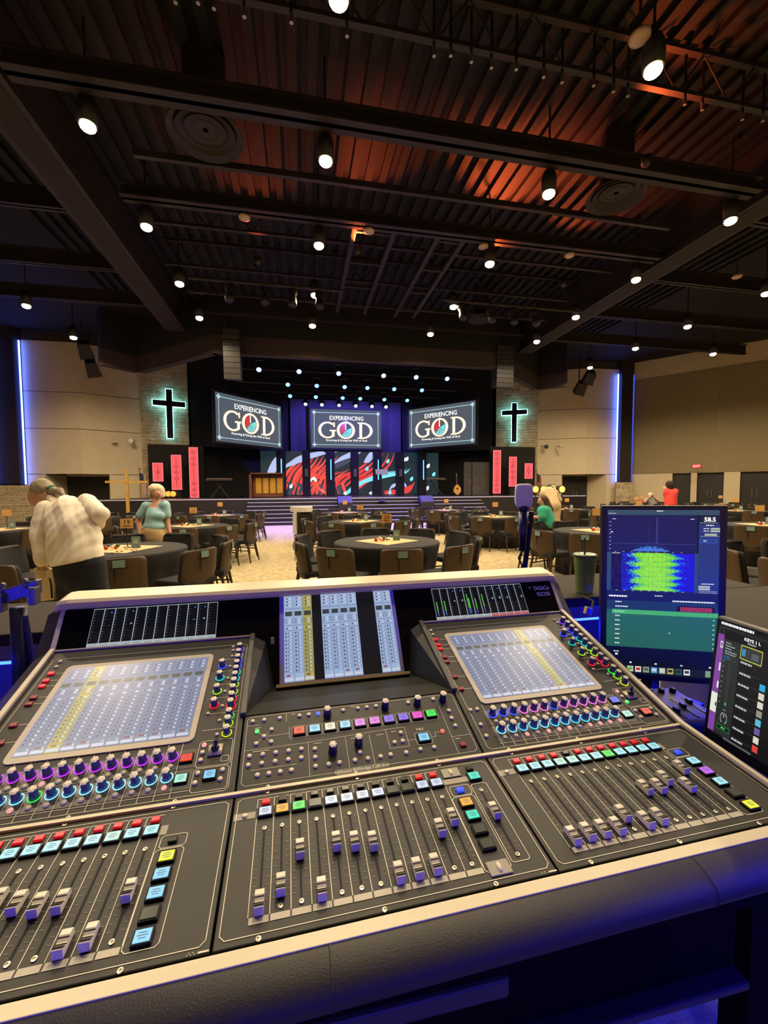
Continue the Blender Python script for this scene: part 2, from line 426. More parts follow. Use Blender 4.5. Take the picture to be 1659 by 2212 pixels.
# stage
SY, SZ = 20.1, 1.12
st = structure(MB().box((3.1, 25.5, SZ/2), (24, 11.0, SZ)).build('floor_stage', M_STAGE))
SX0, SX1 = -2.3, 9.0
for i in range(6):
    z = SZ*(i+1)/7; y0 = 18.35+i*.29
    t_ = MB().box(((SX0+SX1)/2, (y0+20.0)/2, z/2), (SX1-SX0, 20.0-y0, z)).build('step', M_STAGE, st)
    MB().box(((SX0+SX1)/2, y0-.012, z-.02), (SX1-SX0, .02, .03)).build('step_nosing', mat('step_nosing_grey', '#a8a6c8', .5), t_)
MB().box((3.1, 19.985, SZ-.02), (24, .02, .05)).build('stage_edge', mat('step_nosing_grey'), st)
structure(MB().box((3.1, 29.2, 4.7), (30, .2, 9.4)).build('wall_back', M_BLACK))
M_PURPLE = mat('stage_centre_wall', '#4a4458', .8, var=.06, vs=3)
pa, pb = aty(627, 900, 28.6), aty(866, 900, 28.6)
structure(MB().box(((pa[0]+pb[0])/2, 28.75, 5.7), (pb[0]-pa[0], .2, 3.6)).build('wall_stage_centre', M_PURPLE))
# black wings behind the side screens
for nm, p, q in (('wall_wing_left', (L3[0]+.1, 25.9), (-.55, 28.9)), ('wall_wing_right', (7.1, 28.9), (R3[0]-.1, 25.7))):
    b_ = MB(); slab(b_, p, q, 4.05, CZ, .1); structure(b_.build(nm, M_BLACK))
    b_ = MB(); slab(b_, p, q, SZ, 4.05, .1, 0, 1.0); structure(b_.build(nm+'_lower', M_BLACK))
# proscenium fascia with angled wings
M_FASCIA = mat('brown_fascia', '#3a2c25', .8, var=.06, vs=3)
b_ = MB()
fq = [xy(231, 18.2), xy(308, 19.4), np.array([-3.25, 17.75]), np.array([8.95, 17.75]), xy(1159, 23.2), xy(1219, 22.4)]
for p, q in zip(fq[:-1], fq[1:]): slab(b_, p, q, 6.9, 7.6, .3)
structure(b_.build('trim_1', M_FASCIA))
b_ = MB()
for p, q in zip(fq[:-1], fq[1:]): slab(b_, p, q, 7.6, CZ, .3)
structure(b_.build('trim_2', M_BLACK))
# ------------------------------------------------------------------ ceiling steel
def beam(name, p, q, w_, h, label, flange=True, group='steel beams under the ceiling'):
    p = np.array(p, float); q = np.array(q, float); L = np.linalg.norm(q-p)
    ang = math.atan2(q[1]-p[1], q[0]-p[0])
    r = thing(name, label, 'beam', (p+q)/2, ang, group)
    MB().box((0, 0, h/2), (L, w_*.25 if flange else w_, h)).build('web', M_STEEL, r)
    if flange:
        MB().box((0, 0, .02), (L, w_, .04)).build('bottom_flange', M_STEEL, r)
        MB().box((0, 0, h-.02), (L, w_, .04)).build('top_flange', M_STEEL, r)
    return r
beam('ceiling_beam', (-4.3, 7.75, 7.9), (9.9, 7.75, 7.9), .34, .3, 'wide dark steel beam crossing the ceiling above the ring diffusers')
beam('ceiling_beam', (-3.7, 10.45, 7.9), (10.0, 10.45, 7.9), .3, .28, 'reddish steel beam crossing the ceiling behind the ring diffusers')
beam('ceiling_beam', (-3.0, 9.15, 7.9), (9.1, 9.15, 7.9), .09, .12, 'thin reddish pipe crossing the ceiling between the two wide beams', False)
for y, l in ((15.0, 'thin dark pipe crossing the ceiling near the stage fascia'), (16.6, 'thin dark pipe crossing the ceiling nearest the stage fascia')):
    beam('ceiling_beam', (-3.5, y, 7.95), (9.4, y, 7.95), .07, .09, l, False)
def long_soffit(name, x, w_, label):
    r = thing(name, label, 'beam', (x, 10.5, 0), 0, 'long soffit beams')
    MB().box((0, 0, 8.6), (w_, 16, 1.4)).build('soffit_body', mat('brown_soffit', '#1d150f', .8, var=.08, vs=2), r)
    for s in (-1, 1): MB().box((s*(w_/2+.06), 0, 7.99), (.12, 16, .16)).build('soffit_rail', M_STEEL, r)
    return r
long_soffit('soffit_beam', -4.75, .5, 'long dark beam running towards the stage on the left ceiling')
long_soffit('soffit_beam', 10.55, .5, 'long dark beam running towards the stage on the right ceiling')
for i, (x0, x1, y) in enumerate([(-14, -5.1, 8.6), (-14, -5.1, 11.6), (-14, -5.1, 14.4), (-14, -5.1, 16.9), (11, 22, 8.9), (11, 22, 11.9), (11, 22, 14.7), (11, 22, 17.4)]):
    beam('side_joist', (x0, y, 8.15), (x1, y, 8.15), .2, .45, 'dark joist %s from the rear over the %s seating' % (['first', 'second', 'third', 'fourth'][i % 4], 'left' if i < 4 else 'right'), True, 'joists over the side seating')
# open web joists with hanging rods
def web_joist(y, z, x0, x1, label):
    r = thing('web_joist', label, 'joist', ((x0+x1)/2, y, z+.12), 0, 'open web joists')
    L = x1-x0
    MB().box((0, 0, 0), (L, .1, .07)).build('bottom_chord', M_STEEL, r)
    MB().box((0, 0, .72), (L, .1, .07)).build('top_chord', M_STEEL, r)
    n = int(L/.55)
    for i in range(n):
        a = -L/2+i*L/n; MB().tube((a, 0, 0 if i % 2 else .72), (a+L/n, 0, .72 if i % 2 else 0), .018, n=6).build('web_bar', M_STEEL, r)
web_joist(6.55, 8.3, -3.9, 9.9, 'open web joist crossing the ceiling nearest the camera')
web_joist(12.1, 8.3, -3.9, 9.9, 'open web joist crossing the mid ceiling')
web_joist(14.2, 8.3, -3.9, 9.9, 'open web joist crossing the ceiling near the stage')
rod = MB().tube((0, 0, 0), (0, 0, .75), .022, n=8).ball((0, 0, 0), .024, 8, 5).mesh('hanging_cable', mat('black_rubber', '#191512', .35))
tip = MB().tube((0, 0, -.03), (0, 0, .1), .03, n=6).mesh('cable_tip', M_METAL)
ORD = ['first', 'second', 'third', 'fourth', 'fifth', 'sixth', 'seventh', 'eighth', 'ninth', 'tenth', 'eleventh', 'twelfth', 'thirteenth', 'fourteenth', 'fifteenth', 'sixteenth', 'seventeenth', 'eighteenth', 'nineteenth', 'twentieth', 'twenty-first', 'twenty-second']
ordn = ORD
for i, x in enumerate([-2.1, -1.55, -1.25, -1.05, -.65, .0, .8, 2.15, 2.4, 2.75, 3.1, 3.5, 4.0, 4.35, 4.9, 5.3, 5.6, 6.7, 7.1, 8.0, 8.4, 9.0]):
    o = thing('hanging_cable', 'black cable stub hanging from the near joist, %s from the left' % ORD[i], 'cable', (x, 6.52+.03*math.sin(i*2.1), 8.25), 0, 'cable stubs along the near joist')
    put('cable_body', rod, o, T(0, 0, 0)); put('cable_tip', tip, o, T(0, 0, -.04))
# catwalk frames in the middle
for i, (xa, xb, lb) in enumerate([(1.45, 2.45, 'left'), (3.6, 4.3, 'right')]):
    fr = thing('ceiling_frame', '%s ladder-like steel frame hung under the mid ceiling' % lb, 'frame', ((xa+xb)/2, 13.0, 7.95), 0, 'ladder frames under the ceiling')
    for x in (xa, xb): MB().box((x-(xa+xb)/2, 0, .06), (.12, 5.3, .14)).build('frame_rail', M_STEEL, fr)
    for k in range(4): MB().box((0, -2.2+k*1.45, .06), (xb-xa, .07, .1)).build('frame_rung', M_STEEL, fr)
# ring diffusers
def diffuser(x, y, z, R, label):
    r = thing('ceiling_diffuser', label, 'air diffuser', (x, y, z), 0, 'round ceiling diffusers')
    for k, rr in enumerate((R, R*.78, R*.56, R*.34)):
        MB().lathe([(rr*.8, .10+.06*k), (rr*.98, .0+.03*k), (rr, .02+.03*k), (rr*.84, .14+.06*k)], 28).build('diffuser_ring', M_STEEL, r, None, True)
    MB().lathe([(.05, .1), (R*.18, .18), (R*.2, .3)], 16).build('diffuser_core', M_STEEL, r, None, True)
    MB().tube((0, 0, .3), (0, 0, CZ-z), R*.55, n=18).build('duct_neck', M_STEEL, r)
diffuser(-1.55, 8.4, 7.9, .66, 'round ringed ceiling air diffuser on the left')
diffuser(6.95, 8.4, 7.9, .62, 'round ringed ceiling air diffuser on the right')
diffuser(6.9, 15.3, 7.95, .5, 'round ringed ceiling air diffuser far near the stage')
# small ceiling speakers / detectors
for px, py, lb in [(528, 472, 'first small round detector on the reddish beam from the left'), (797, 501, 'second small round detector on the reddish beam from the left'), (1044, 534, 'third small round detector on the reddish beam from the left'), (1230, 553, 'fourth small round detector on the reddish beam from the left'), (1382, 84, 'large pale disc detector beside the top right ceiling light'), (1592, 599, 'small round detector on the far right ceiling')]:
    p = atz(px, py, 7.85); R = .13 if py > 100 else .14
    o = thing('ceiling_detector', lb, 'detector', p, 0, 'ceiling detectors')
    MB().lathe([(R*.6, -.03), (R, 0), (R, .05)], 16).build('detector_body', mat('pale_plastic', '#b9a08a', .5), o, None, True)
    MB().tube((0, 0, .05), (0, 0, .5 if py > 100 else 1.4), .02, n=6).build('detector_stem', M_STEEL, o)
# ------------------------------------------------------------------ house lights
M_LENS = glow('warm_lamp_lens', '#ffe2a8', 26.0)
M_CAN = mat('black_light_can', '#181411', .5)
can_me = MB().lathe([(.10, .02), (.145, 0), (.15, .30), (.11, .42), (.04, .46)], 16).mesh('lamp_can', M_CAN, True)
len_me = MB().ball((0, 0, .0), .12, 14, 8, (1, 1, .6)).mesh('lamp_lens', M_LENS, True)
stem_me = MB().tube((0, 0, .45), (0, 0, CZ-HOUSE_Z-.02), .02, n=6).mesh('lamp_stem', M_CAN)
seen = {(i, j) for i in (1, 2, 3, 4) for j in (0, 1, 2, 3) if 0} 
GRID = [(c, r) for c in (1, 2, 3, 4) for r in (1, 2, 3, 4)]+[(2, 0), (3, 0), (1, 0), (4, 0), (0, 4), (0, 5), (0, 3), (0, 2), (5, 2), (5, 3), (5, 4), (5, 5), (6, 4), (6, 3), (5, 1), (6, 2), (2, -1), (3, -1), (1, -1), (4, -1)]
ordn_ = ['first', 'second', 'third', 'fourth', 'fifth', 'sixth', 'seventh']
coln = ['far left side column', 'left column', 'centre left column', 'centre right column', 'right column', 'right side column', 'far right side column']
for c, r in GRID:
    y = HOUSE_Y[r] if r >= 0 else HOUSE_Y[0]+2.65*r
    o = thing('house_light', 'warm downlight in the %s, %s' % (coln[c], ('row nearest the camera' if r == 0 else ordn[r]+' row' if r > 0 else 'row above the camera' if r == -1 else 'row behind the camera')), 'light', (HOUSE_X[c], y, HOUSE_Z), 0, 'warm house downlights')
    put('lamp_can', can_me, o); put('lamp_lens', len_me, o, T(0, 0, -.02)); put('lamp_stem', stem_me, o)
    lamp('lamp_beam', 'SPOT', (0, 0, -.12), HOUSE_W, WARM, o, .09, 2.85, .35, (0, 0, -1))
# ------------------------------------------------------------------ projection screens
M_SCR = glow('slate_screen', '#565d68', 1.0, False, 0.0)
M_SCRB = mat('black_screen_frame', '#141217', .6)
M_BORD = glow('pale_cyan_line', '#bfe6ea', 1.1)
M_WHT = glow('warm_white_print', '#fff8ea', 1.9)
M_GOLD = glow('gold_outline_print', '#c8a24a', 1.0)
M_REDP = glow('red_print', '#d83a3c', 1.0)
M_CYANP = glow('cyan_print', '#7fdcd8', 1.1)
def arc_ring(mb, cx, cy, R, r, a0, a1, z, mi=0, n=40, off=0):
    """R,r = outer and inner (rx, ry); angles in radians"""
    for i in range(n):
        t0 = a0+(a1-a0)*i/n; t1 = a0+(a1-a0)*(i+1)/n
        mb.quad((cx+off+r[0]*math.cos(t0), cy+r[1]*math.sin(t0), z), (cx+R[0]*math.cos(t0), cy+R[1]*math.sin(t0), z),
                (cx+R[0]*math.cos(t1), cy+R[1]*math.sin(t1), z), (cx+off+r[0]*math.cos(t1), cy+r[1]*math.sin(t1), z), mi)
def god_letters(H, z, grow=0.0):
    m_ = MB(); g = grow; h = .21*H
    # G
    arc_ring(m_, -.50*H, 0, (.235*H+g, h+g), (.175*H-g, h*.86-g), .85, 2*PI-.72, z)
    m_.rect(-.385*H-g, -.16*H-g, -.325*H+g, -.01*H+g, z); m_.rect(-.44*H-g, -.025*H-g, -.29*H+g, .0+g, z)
    m_.rect(-.345*H-g, .09*H-g, -.315*H+g, .19*H+g, z)
    # O
    arc_ring(m_, -.02*H, 0, (.235*H+g, h*1.05+g), (.175*H-g, h*.92-g), 0, 2*PI, z)
    # D
    arc_ring(m_, .42*H, 0, (.27*H+g, h+g), (.205*H-g, h*.87-g), -PI/2, PI/2, z)
    m_.rect(.345*H-g, -h-g, .405*H+g, h+g, z); m_.rect(.295*H-g, h*.9-g, .45*H+g, h+g, z); m_.rect(.295*H-g, -h-g, .45*H+g, -h*.9+g, z)
    return m_
def screen(p, q, ztop, zbot, label):
    p = np.array(p); q = np.array(q); L = np.linalg.norm(q-p); H = ztop-zbot; d = (q-p)/L
    r = thing('projection_screen', label, 'screen', (*((p+q)/2), zbot), math.atan2(d[1], d[0]), 'projection screens over the stage')
    fw = .12
    fr = MB()
    for x in (-1, 1): fr.box((x*(L/2+fw/2), .03, H/2), (fw, .12, H+2*fw))
    for z in (-fw/2, H+fw/2): fr.box((0, .03, z), (L, .12, fw))
    fr.build('screen_frame', M_SCRB, r)
    MB().box((0, .03, H/2), (L, .04, H)).build('screen_surface', M_SCR, r)
    F = T(0, 0, H/2) @ RX(PI/2)
    b = MB(); i = .045*L; x, y = L/2-i, H/2-i; t = .006*L
    for s in (-1, 1):
        b.rect(-x, s*y-t/2, x, s*y+t/2); b.rect(s*x-t/2, -y, s*x+t/2, y)
    for sx in (-1, 1):
        for sy in (-1, 1):
            for a in range(4):
                cx, cy = sx*x+.016*L*math.cos(a*PI/2), sy*y+.016*L*math.sin(a*PI/2)
                arc_ring(b, cx, cy, (.011*L, .011*L), (.0, .0), 0, 2*PI, .001, 0, 8)
    b.build('border_print', M_BORD, r, F @ T(0, 0, .0115-.0))
    letter('EXPERIENCING', .155*H, M_WHT, r, F @ T(0, .275*H, .013) @ Matrix.Diagonal((L*.53/(H*.155*7.4), 1, 1, 1)), 'title_lettering')
    god_letters(H, 0, .012*H).build('title_outline', M_GOLD, r, F @ T(0, -.035*H, .012))
    god_letters(H, 0).build('title_lettering', M_WHT, r, F @ T(0, -.035*H, .015))
    art = MB(); h = .19*H
    arc_ring(art, -.02*H, -.035*H, (.155*H, h*.92), (.02*H, .02*H), PI*.55, PI*1.2, 0, 0)
    arc_ring(art, -.02*H, -.035*H, (.155*H, h*.92), (.02*H, .02*H), PI*1.25, PI*2.12, 0, 1)
    art.rect(-.035*H, -.02*H, -.012*H, .2*H, .001, 2)
    for k in range(5):
        a = PI*(1.32+.16*k); c_, s_ = math.cos(a), math.sin(a)
        art.quad((-.02*H+.04*H*c_, -.035*H+.04*H*s_, .002), (-.02*H+.14*H*c_-.012*H, -.035*H+.15*H*s_, .002), (-.02*H+.15*H*c_, -.035*H+.16*H*s_, .002), (-.02*H+.05*H*c_+.01*H, -.035*H+.05*H*s_, .002), 3)
    art.build('emblem_print', [M_REDP, M_CYANP, M_WHT, M_SCR], r, F @ T(0, 0, .0135))
    letter('Knowing & Doing the Will of God', .068*H, M_WHT, r, F @ T(0, -.30*H, .013) @ Matrix.Diagonal((1.15, 1, 1, 1)), 'subtitle_lettering')
    for s in (-1, 1): MB().tube((s*L*.35, .03, H+fw), (s*L*.35, .03, CZ-zbot), .012, n=6).build('hanging_wire', M_STEEL, r)
    return r
zc_c = 28.2
ca_, cb_ = at(672, 886, zc_c), at(823, 886, zc_c)
yc = 28.1
screen(aty(671.5, 900, yc)[:2], aty(823, 900, yc)[:2], aty(747, 885.5, yc)[2], aty(747, 968, yc)[2], 'centre projection screen over the stage, reading EXPERIENCING GOD')
sl0, sl1 = at(463.5, 846, 21.8), at(607, 877.5, 25.9)
screen(sl0[:2], sl1[:2], (sl0[2]+sl1[2])/2, (at(466, 953, 21.8)[2]+at(608, 967, 25.9)[2])/2, 'left angled projection screen beside the stage, reading EXPERIENCING GOD')
sr0, sr1 = at(883, 885, 28.1), at(1028, 865.5, 25.1)
screen(sr0[:2], sr1[:2], (sr0[2]+sr1[2])/2, (at(883.5, 968, 28.1)[2]+at(1028, 958, 25.1)[2])/2, 'right angled projection screen beside the stage, reading EXPERIENCING GOD')
# ------------------------------------------------------------------ LED art wall: eight upright panels
ART = dict(bg='#143038', navy='#10222c', red='#e23a3e', org='#e8503c', lav='#aebbe6', cy='#7fe0f0', sl='#3c4058', wh='#e8f4ff')
AM = {k: glow('art_'+k, v, 1.15 if k != 'bg' else .8) for k, v in ART.items()}
AK = list(ART)
panels = [(563, 598), (618, 653), (670, 704), (722, 757), (773, 805), (822, 854), (870, 902), (917, 947)]
YL = 27.6
def axz(px, py):
    p = aty(px, py, YL); return p[0], p[2]
def spline(pts, n=14):
    P_ = [np.array(p, float) for p in pts]; P_ = [2*P_[0]-P_[1]]+P_+[2*P_[-1]-P_[-2]]; out = []
    for i in range(1, len(P_)-2):
        for k in range(n):
            t = k/n; a, b, c, d = P_[i-1:i+3]
            out.append(.5*(2*b+(c-a)*t+(2*a-5*b+4*c-d)*t*t+(3*b-a-3*c+d)*t**3))
    out.append(P_[-2]); return out
def ribbon(pts, wmax, col, tail=.2):     # points in photo pixels on the LED plane; tapered flame stroke
    q = spline(pts); n = len(q); L = []; Rr = []
    for i, p in enumerate(q):
        d = (q[min(i+1, n-1)]-q[max(i-1, 0)]); d = d/np.linalg.norm(d); nn = np.array([-d[1], d[0]])
        t = i/(n-1); w_ = wmax*(math.sin(PI*min(1, max(0, t))**.8)+tail*(1-t))*.5
        L.append(p+nn*w_); Rr.append(p-nn*w_)
    return L, Rr, col
rb = []
random.seed(11)
def fl(pts, w_, c): rb.append(ribbon(pts, w_, c))
for k in range(10):      # red flames from lower left up to the right
    x = 604+k*10; j = random.uniform(-4, 4)
    fl([(x-4, 1082), (x+4+j, 1050), (x+16, 1022+j), (x+34, 1002), (x+46, 982+j)], 6.5, 'red' if k % 2 else 'org')
for k in range(8):
    x = 636+k*13; j = random.uniform(-4, 4)
    fl([(x, 1078), (x+18, 1062+j), (x+14, 1044), (x+34, 1026), (x+56, 1016+j)], 5.5, 'org' if k % 2 else 'red')
for k in range(5):
    x = 716+k*13; fl([(x, 1046+4*k), (x+22, 1030+3*k), (x+46, 1020+2*k), (x+74, 1002), (x+86, 980-2*k)], 6, 'red')
for k in range(5): fl([(596+k*6, 1030-k*6), (616+k*8, 1008-k*5), (640+k*16, 1000-k*6), (668+k*22, 984-k*3)], 6, 'lav')
for k in range(3): fl([(575+k*3, 1040), (584+k*4, 1016), (596+k*3, 992), (606, 985)], 9, 'lav')
for k in range(3): fl([(720+k*9, 1002), (738+k*8, 990), (752+k*9, 982), (764+k*10, 972)], 7, 'lav')
for k in range(4): fl([(786+k*3, 1000), (796+k*3, 985), (806+k*2, 968)], 5, 'lav')
for k in range(6): fl([(618+k*22, 1040+3*k), (632+k*20, 1052), (626+k*22, 1066), (644+k*20, 1076)], 8, 'sl')
for k in range(4): fl([(700+k*8, 1020-6*k), (724+k*8, 1010-5*k), (744+k*6, 1002-4*k), (764, 994-4*k)], 6, 'sl')
for k in range(8): # cyan waves
    fl([(738+k*6, 1076-4*k), (762+k*6, 1052-3*k), (784+k*9, 1040-2*k), (812+k*9, 1028-k), (838+k*7, 1018-k)], 5.5, 'cy')
for k in range(5): fl([(770+k*6, 1074), (786+k*7, 1060-k*2), (802+k*7, 1050-k*2), (818+k*6, 1044-k*3)], 4, 'navy')
for k in range(4): fl([(796+k*8, 1080), (826+k*10, 1066-k), (858+k*8, 1060), (896, 1046-k*2)], 9 if k % 2 else 7, 'red')
for k in range(3): fl([(840+k*8, 1060-6*k), (850+k*8, 1048-4*k), (864+k*6, 1050), (872, 1040)], 5, 'lav')
for (x, y, c) in [(838, 996, 'cy'), (873, 993, 'wh'), (879, 991, 'wh'), (925, 1006, 'wh'), (889, 1034, 'cy'), (937, 1024, 'cy'), (923, 1054, 'wh'), (793, 1012, 'cy'), (800, 1066, 'wh'), (842, 1064, 'cy'), (846, 1072, 'wh'), (629, 1050, 'wh'), (745, 1066, 'wh')]:
    fl([(x-2.5, y+5), (x, y), (x+2.5, y-5)], 6, c)
for k in range(4): fl([(660+k*3, 1040+k*8), (676+k*2, 1024+k*9), (682+k*5, 1048+k*5), (700+k*4, 1060+k*3)], 5, 'wh' if k == 1 else 'org')
art_n = ['first', 'second', 'third', 'fourth', 'fifth', 'sixth', 'seventh', 'eighth']
zb, zt = SZ+.02, axz(747, 976)[1]
for pi_, (a, b) in enumerate(panels):
    xa, xb = axz(a, 1020)[0], axz(b, 1020)[0]
    r = thing('led_wall_panel', '%s upright LED panel from the left with flame artwork' % art_n[pi_], 'LED panel', ((xa+xb)/2, YL, zb), 0, 'LED art panels across the back of the stage')
    MB().box((0, .06, (zt-zb)/2), (xb-xa, .1, zt-zb)).build('panel_body', [M_SCRB], r)
    mm = MB(); cx = (xa+xb)/2
    mm.quad((xa-cx, 0, 0), (xb-cx, 0, 0), (xb-cx, 0, zt-zb), (xa-cx, 0, zt-zb), AK.index('bg'))
    for li, (L_, R_, c) in enumerate(rb):
        y = -.002-.0006*li
        for i in range(len(L_)-1):
            q4 = [L_[i], L_[i+1], R_[i+1], R_[i]]
            w4 = [axz(*p) for p in q4]
            if max(p[0] for p in w4) < xa or min(p[0] for p in w4) > xb or max(p[1] for p in w4) > zt+.05 or min(p[1] for p in w4) < zb: continue
            w4 = [(min(max(p[0], xa), xb)-cx, y, min(p[1], zt)-zb) for p in w4]
            mm.quad(*w4, AK.index(c))
    mm.build('artwork_print', [AM[k] for k in AK], r)
# black pillars between panels and the light tubes on them
random.seed(3)
gaps = [(598, 618), (653, 670), (704, 722), (757, 773), (805, 822), (854, 870), (902, 917)]
for gi, (a, b) in enumerate(gaps):
    xa, xb = axz(a, 1020)[0], axz(b, 1020)[0]
    o = MB().box(((xa+xb)/2, YL-.25, (zt+zb)/2), (xb-xa, .4, zt-zb)).build('black_pillar', M_BLACK)
    tag(o, '%s black pillar from the left between the LED panels' % art_n[gi], 'pillar', 'black pillars of the LED wall')
    if gi % 2 == 0:
        t_ = thing('light_tube', 'upright light tube on the %s black pillar' % art_n[gi], 'light tube', ((xa+xb)/2+.02, YL-.5, zb+1.0), 0, 'light tubes on the black pillars')
        MB().box((0, .02, .65), (.1, .04, 1.4)).build('tube_holder', M_SCRB, t_)
        MB().tube((0, -.02, 0), (0, -.02, 1.3), .03, n=8).build('tube_lamp', glow('tube_blue', '#5a7cff' if gi else '#4ab8ff', 3.5), t_)
    else:
        p_ = MB().box(((xa+xb)/2, YL-.48, zb+1.45), (.2, .06, .5)).build('pillar_speaker', mat('grey_plastic', '#5a585c', .5))
        tag(p_, 'small grey wall speaker on the %s black pillar' % art_n[gi], 'speaker', 'small speakers on the pillars')
# ------------------------------------------------------------------ stage lights on battens
M_SLENS = {0: glow('stage_blue', '#7c9cff', 4.5), 1: glow('stage_blue_deep', '#6488ff', 4.5), 2: glow('stage_aqua', '#6cc8ff', 3.5), 3: glow('stage_white', '#c8dcff', 3.5)}
srows = [[(560, 804), (646, 808), (731, 812), (827, 817), (898, 819), (965, 822)], [(622, 835), (684, 838), (744, 840), (793, 842), (850, 845), (910, 847)],
         [(627, 860), (682, 862), (740, 863), (778, 864), (829, 867), (879, 868)], [(660, 876), (695, 878), (732, 879), (768, 880), (803, 881), (833, 882)]]
sz_l = 6.6
head = MB().lathe([(.03, .42), (.13, .36), (.16, .1), (.15, 0)], 14).mesh('lamp_head', M_CAN, True)
yoke = MB()
yoke.box((-.19, 0, .3), (.03, .06, .4)); yoke.box((.19, 0, .3), (.03, .06, .4)); yoke.box((0, 0, .5), (.4, .06, .04)); yoke.tube((0, 0, .5), (0, 0, .75), .02, n=6)
yoke = yoke.mesh('lamp_yoke', M_CAN)
for ri, row in enumerate(srows):
    ps = [atz(px, py, sz_l) for px, py in row]; ym = sum(p[1] for p in ps)/len(ps)
    bt = tag(MB().tube((-3.2, ym, sz_l+.77), (9.2, ym, sz_l+.77), .045, n=8).tube((-2.5, ym, sz_l+.77), (-2.5, ym, CZ-.004), .02, n=6).tube((8.5, ym, sz_l+.77), (8.5, ym, CZ-.004), .02, n=6).build('light_batten', M_STEEL), '%s lighting batten over the stage from the front' % ordn[ri], 'batten', 'lighting battens over the stage')
    for li, p in enumerate(ps):
        o = thing('stage_light', '%s light from left on the %s stage batten' % (ordn[li], ordn[ri]), 'stage light', (p[0], ym, sz_l), 0, 'blue stage lights')
        tilt = RX(-.85)
        put('lamp_head', head, o, T(0, 0, .18) @ tilt @ T(0, 0, -.18)); put('lamp_yoke', yoke, o)
        MB().lathe([(.04, -.02), (.105, 0), (.1, .02)], 14).build('lamp_lens', M_SLENS[0 if ri == 0 else 1 if ri == 1 else 2 if ri == 2 else 3], o, T(0, 0, .18) @ tilt @ T(0, 0, -.18), True)
        if (li+ri) % 2 == 0:
            lamp('lamp_beam', 'SPOT', (0, -.3, -.1), 4200 if ri < 2 else 700, (.11, .08, 1.0) if ri < 2 else (.16, .13, 1.0), o, .08, 1.1 if ri < 3 else 2.4, .5, (0, -.32, -1) if ri < 2 else (0, .2, -1) if ri == 2 else (0, .9, -.7))
# ------------------------------------------------------------------ crosses with halo light
def wall_cross(cx, cy, top, bot, arm_l, arm_r, army, p, q, label, zc):
    d = (np.array(q)-np.array(p)); d = d/np.linalg.norm(d)
    c = at(cx, army, zc); r = thing('wall_cross', label, 'cross', c, math.atan2(d[1], d[0]), 'halo lit crosses')
    H1 = (army-top)*zc/F_PX; H2 = (bot-army)*zc/F_PX; Wd = (arm_r-arm_l)/2*zc/F_PX*1.06; t = .15
    m_ = MB(); m_.box((0, -.2, (H1-H2)/2), (2*t, .05, H1+H2)); m_.box((0, -.2, 0), (2*Wd, .05, 2*t*.95)); m_.build('cross_plate', M_BLACK, r)
    l_ = MB(); g = .03; l_.box((0, -.14, (H1-H2)/2), (2*t+2*g, .02, H1+H2+2*g)); l_.box((0, -.14, 0), (2*Wd+2*g, .02, 2*t+2*g)); l_.build('halo_light', glow('halo_cyan', '#8ff0ff', 5.0, True), r)
    s_ = MB()
    for z in (H1*.6, -H2*.7): s_.box((0, -.05, z), (.05, .2, .05))
    s_.build('standoff', M_STEEL, r)
wall_cross(365, 890, 843, 947, 336, 395, 873, L2, L3, 'black cross with cyan halo on the left stone wall', 23.1)
wall_cross(1111, 910, 872, 955, 1088, 1137, 892, R3, R0, 'black cross with cyan halo on the right stone wall', 26.6)
# ------------------------------------------------------------------ red LED banner panels on the stage sides
M_REDLED = glow('coral_red_led', '#fa5a5e', 1.05)
M_REDB = glow('coral_edge_led', '#ff8488', 1.2)
M_REDD = glow('dark_red_print', '#8c1c26', .8)
def banner(x0, x1, y0, y1, zc, crosses, lines, label):
    a, b = at(x0, (y0+y1)/2, zc), at(x1, (y0+y1)/2, zc); W_ = np.linalg.norm(b[:2]-a[:2]); H = (y1-y0)*zc/F_PX
    mid = at((x0+x1)/2, y1, zc); r = thing('red_banner_panel', label, 'LED panel', mid, -math.radians(3), 'red LED banners beside the stage')
    base = mid[2]-SZ
    MB().box((0, .12, H/2), (W_+.06, .16, H+.06)).build('panel_body', M_BLACK, r)
    MB().box((0, .14, -base/2), (W_*.6, .1, base)).build('panel_post', M_BLACK, r)
    m_ = MB(); m_.box((0, .02, H/2), (W_, .02, H)); m_.build('panel_face', M_REDLED, r)
    e = MB(); t = .025
    for s in (-1, 1): e.box((s*(W_/2-t/2), .012, H/2), (t, .02, H)); e.box((0, .012, H/2+s*(H/2-t/2)), (W_, .02, t))
    e.build('panel_edge', M_REDB, r)
    g = MB()
    for f in crosses:
        for k in range(4):
            an = k*PI/2; g.ball((.075*math.cos(an), .006, H*(1-f)+.075*math.sin(an)), .034, 8, 4, (1, .1, 1))
    for f0, f1 in lines: g.box((0, .006, H*(1-(f0+f1)/2)), (.018, .006, H*(f1-f0)))
    g.build('cross_print', M_REDD, r)
banner(411, 429.5, 967, 1075, 22.6, (.1, .22, .34, .72, .84, .95), [(.4, .67)], 'tallest red LED banner panel left of the stage')
banner(372, 392.5, 983, 1058, 22.1, (.34, .5, .68), [(.06, .27), (.74, .94)], 'middle height red LED banner panel left of the stage')
banner(331, 352, 1000, 1040, 21.8, (.5,), [(.12, .42), (.58, .88)], 'shortest red LED banner panel left of the stage')
banner(1064.5, 1082, 973, 1066, 25.2, (.08, .2, .31, .69, .8, .92), [(.38, .63)], 'tallest red LED banner panel right of the stage')
banner(1099, 1116.5, 987, 1051, 25.0, (.32, .5, .68), [(.06, .26), (.74, .94)], 'middle height red LED banner panel right of the stage')
banner(1133, 1151, 1001, 1034, 24.6, (.5,), [(.12, .42), (.58, .88)], 'shortest red LED banner panel right of the stage')
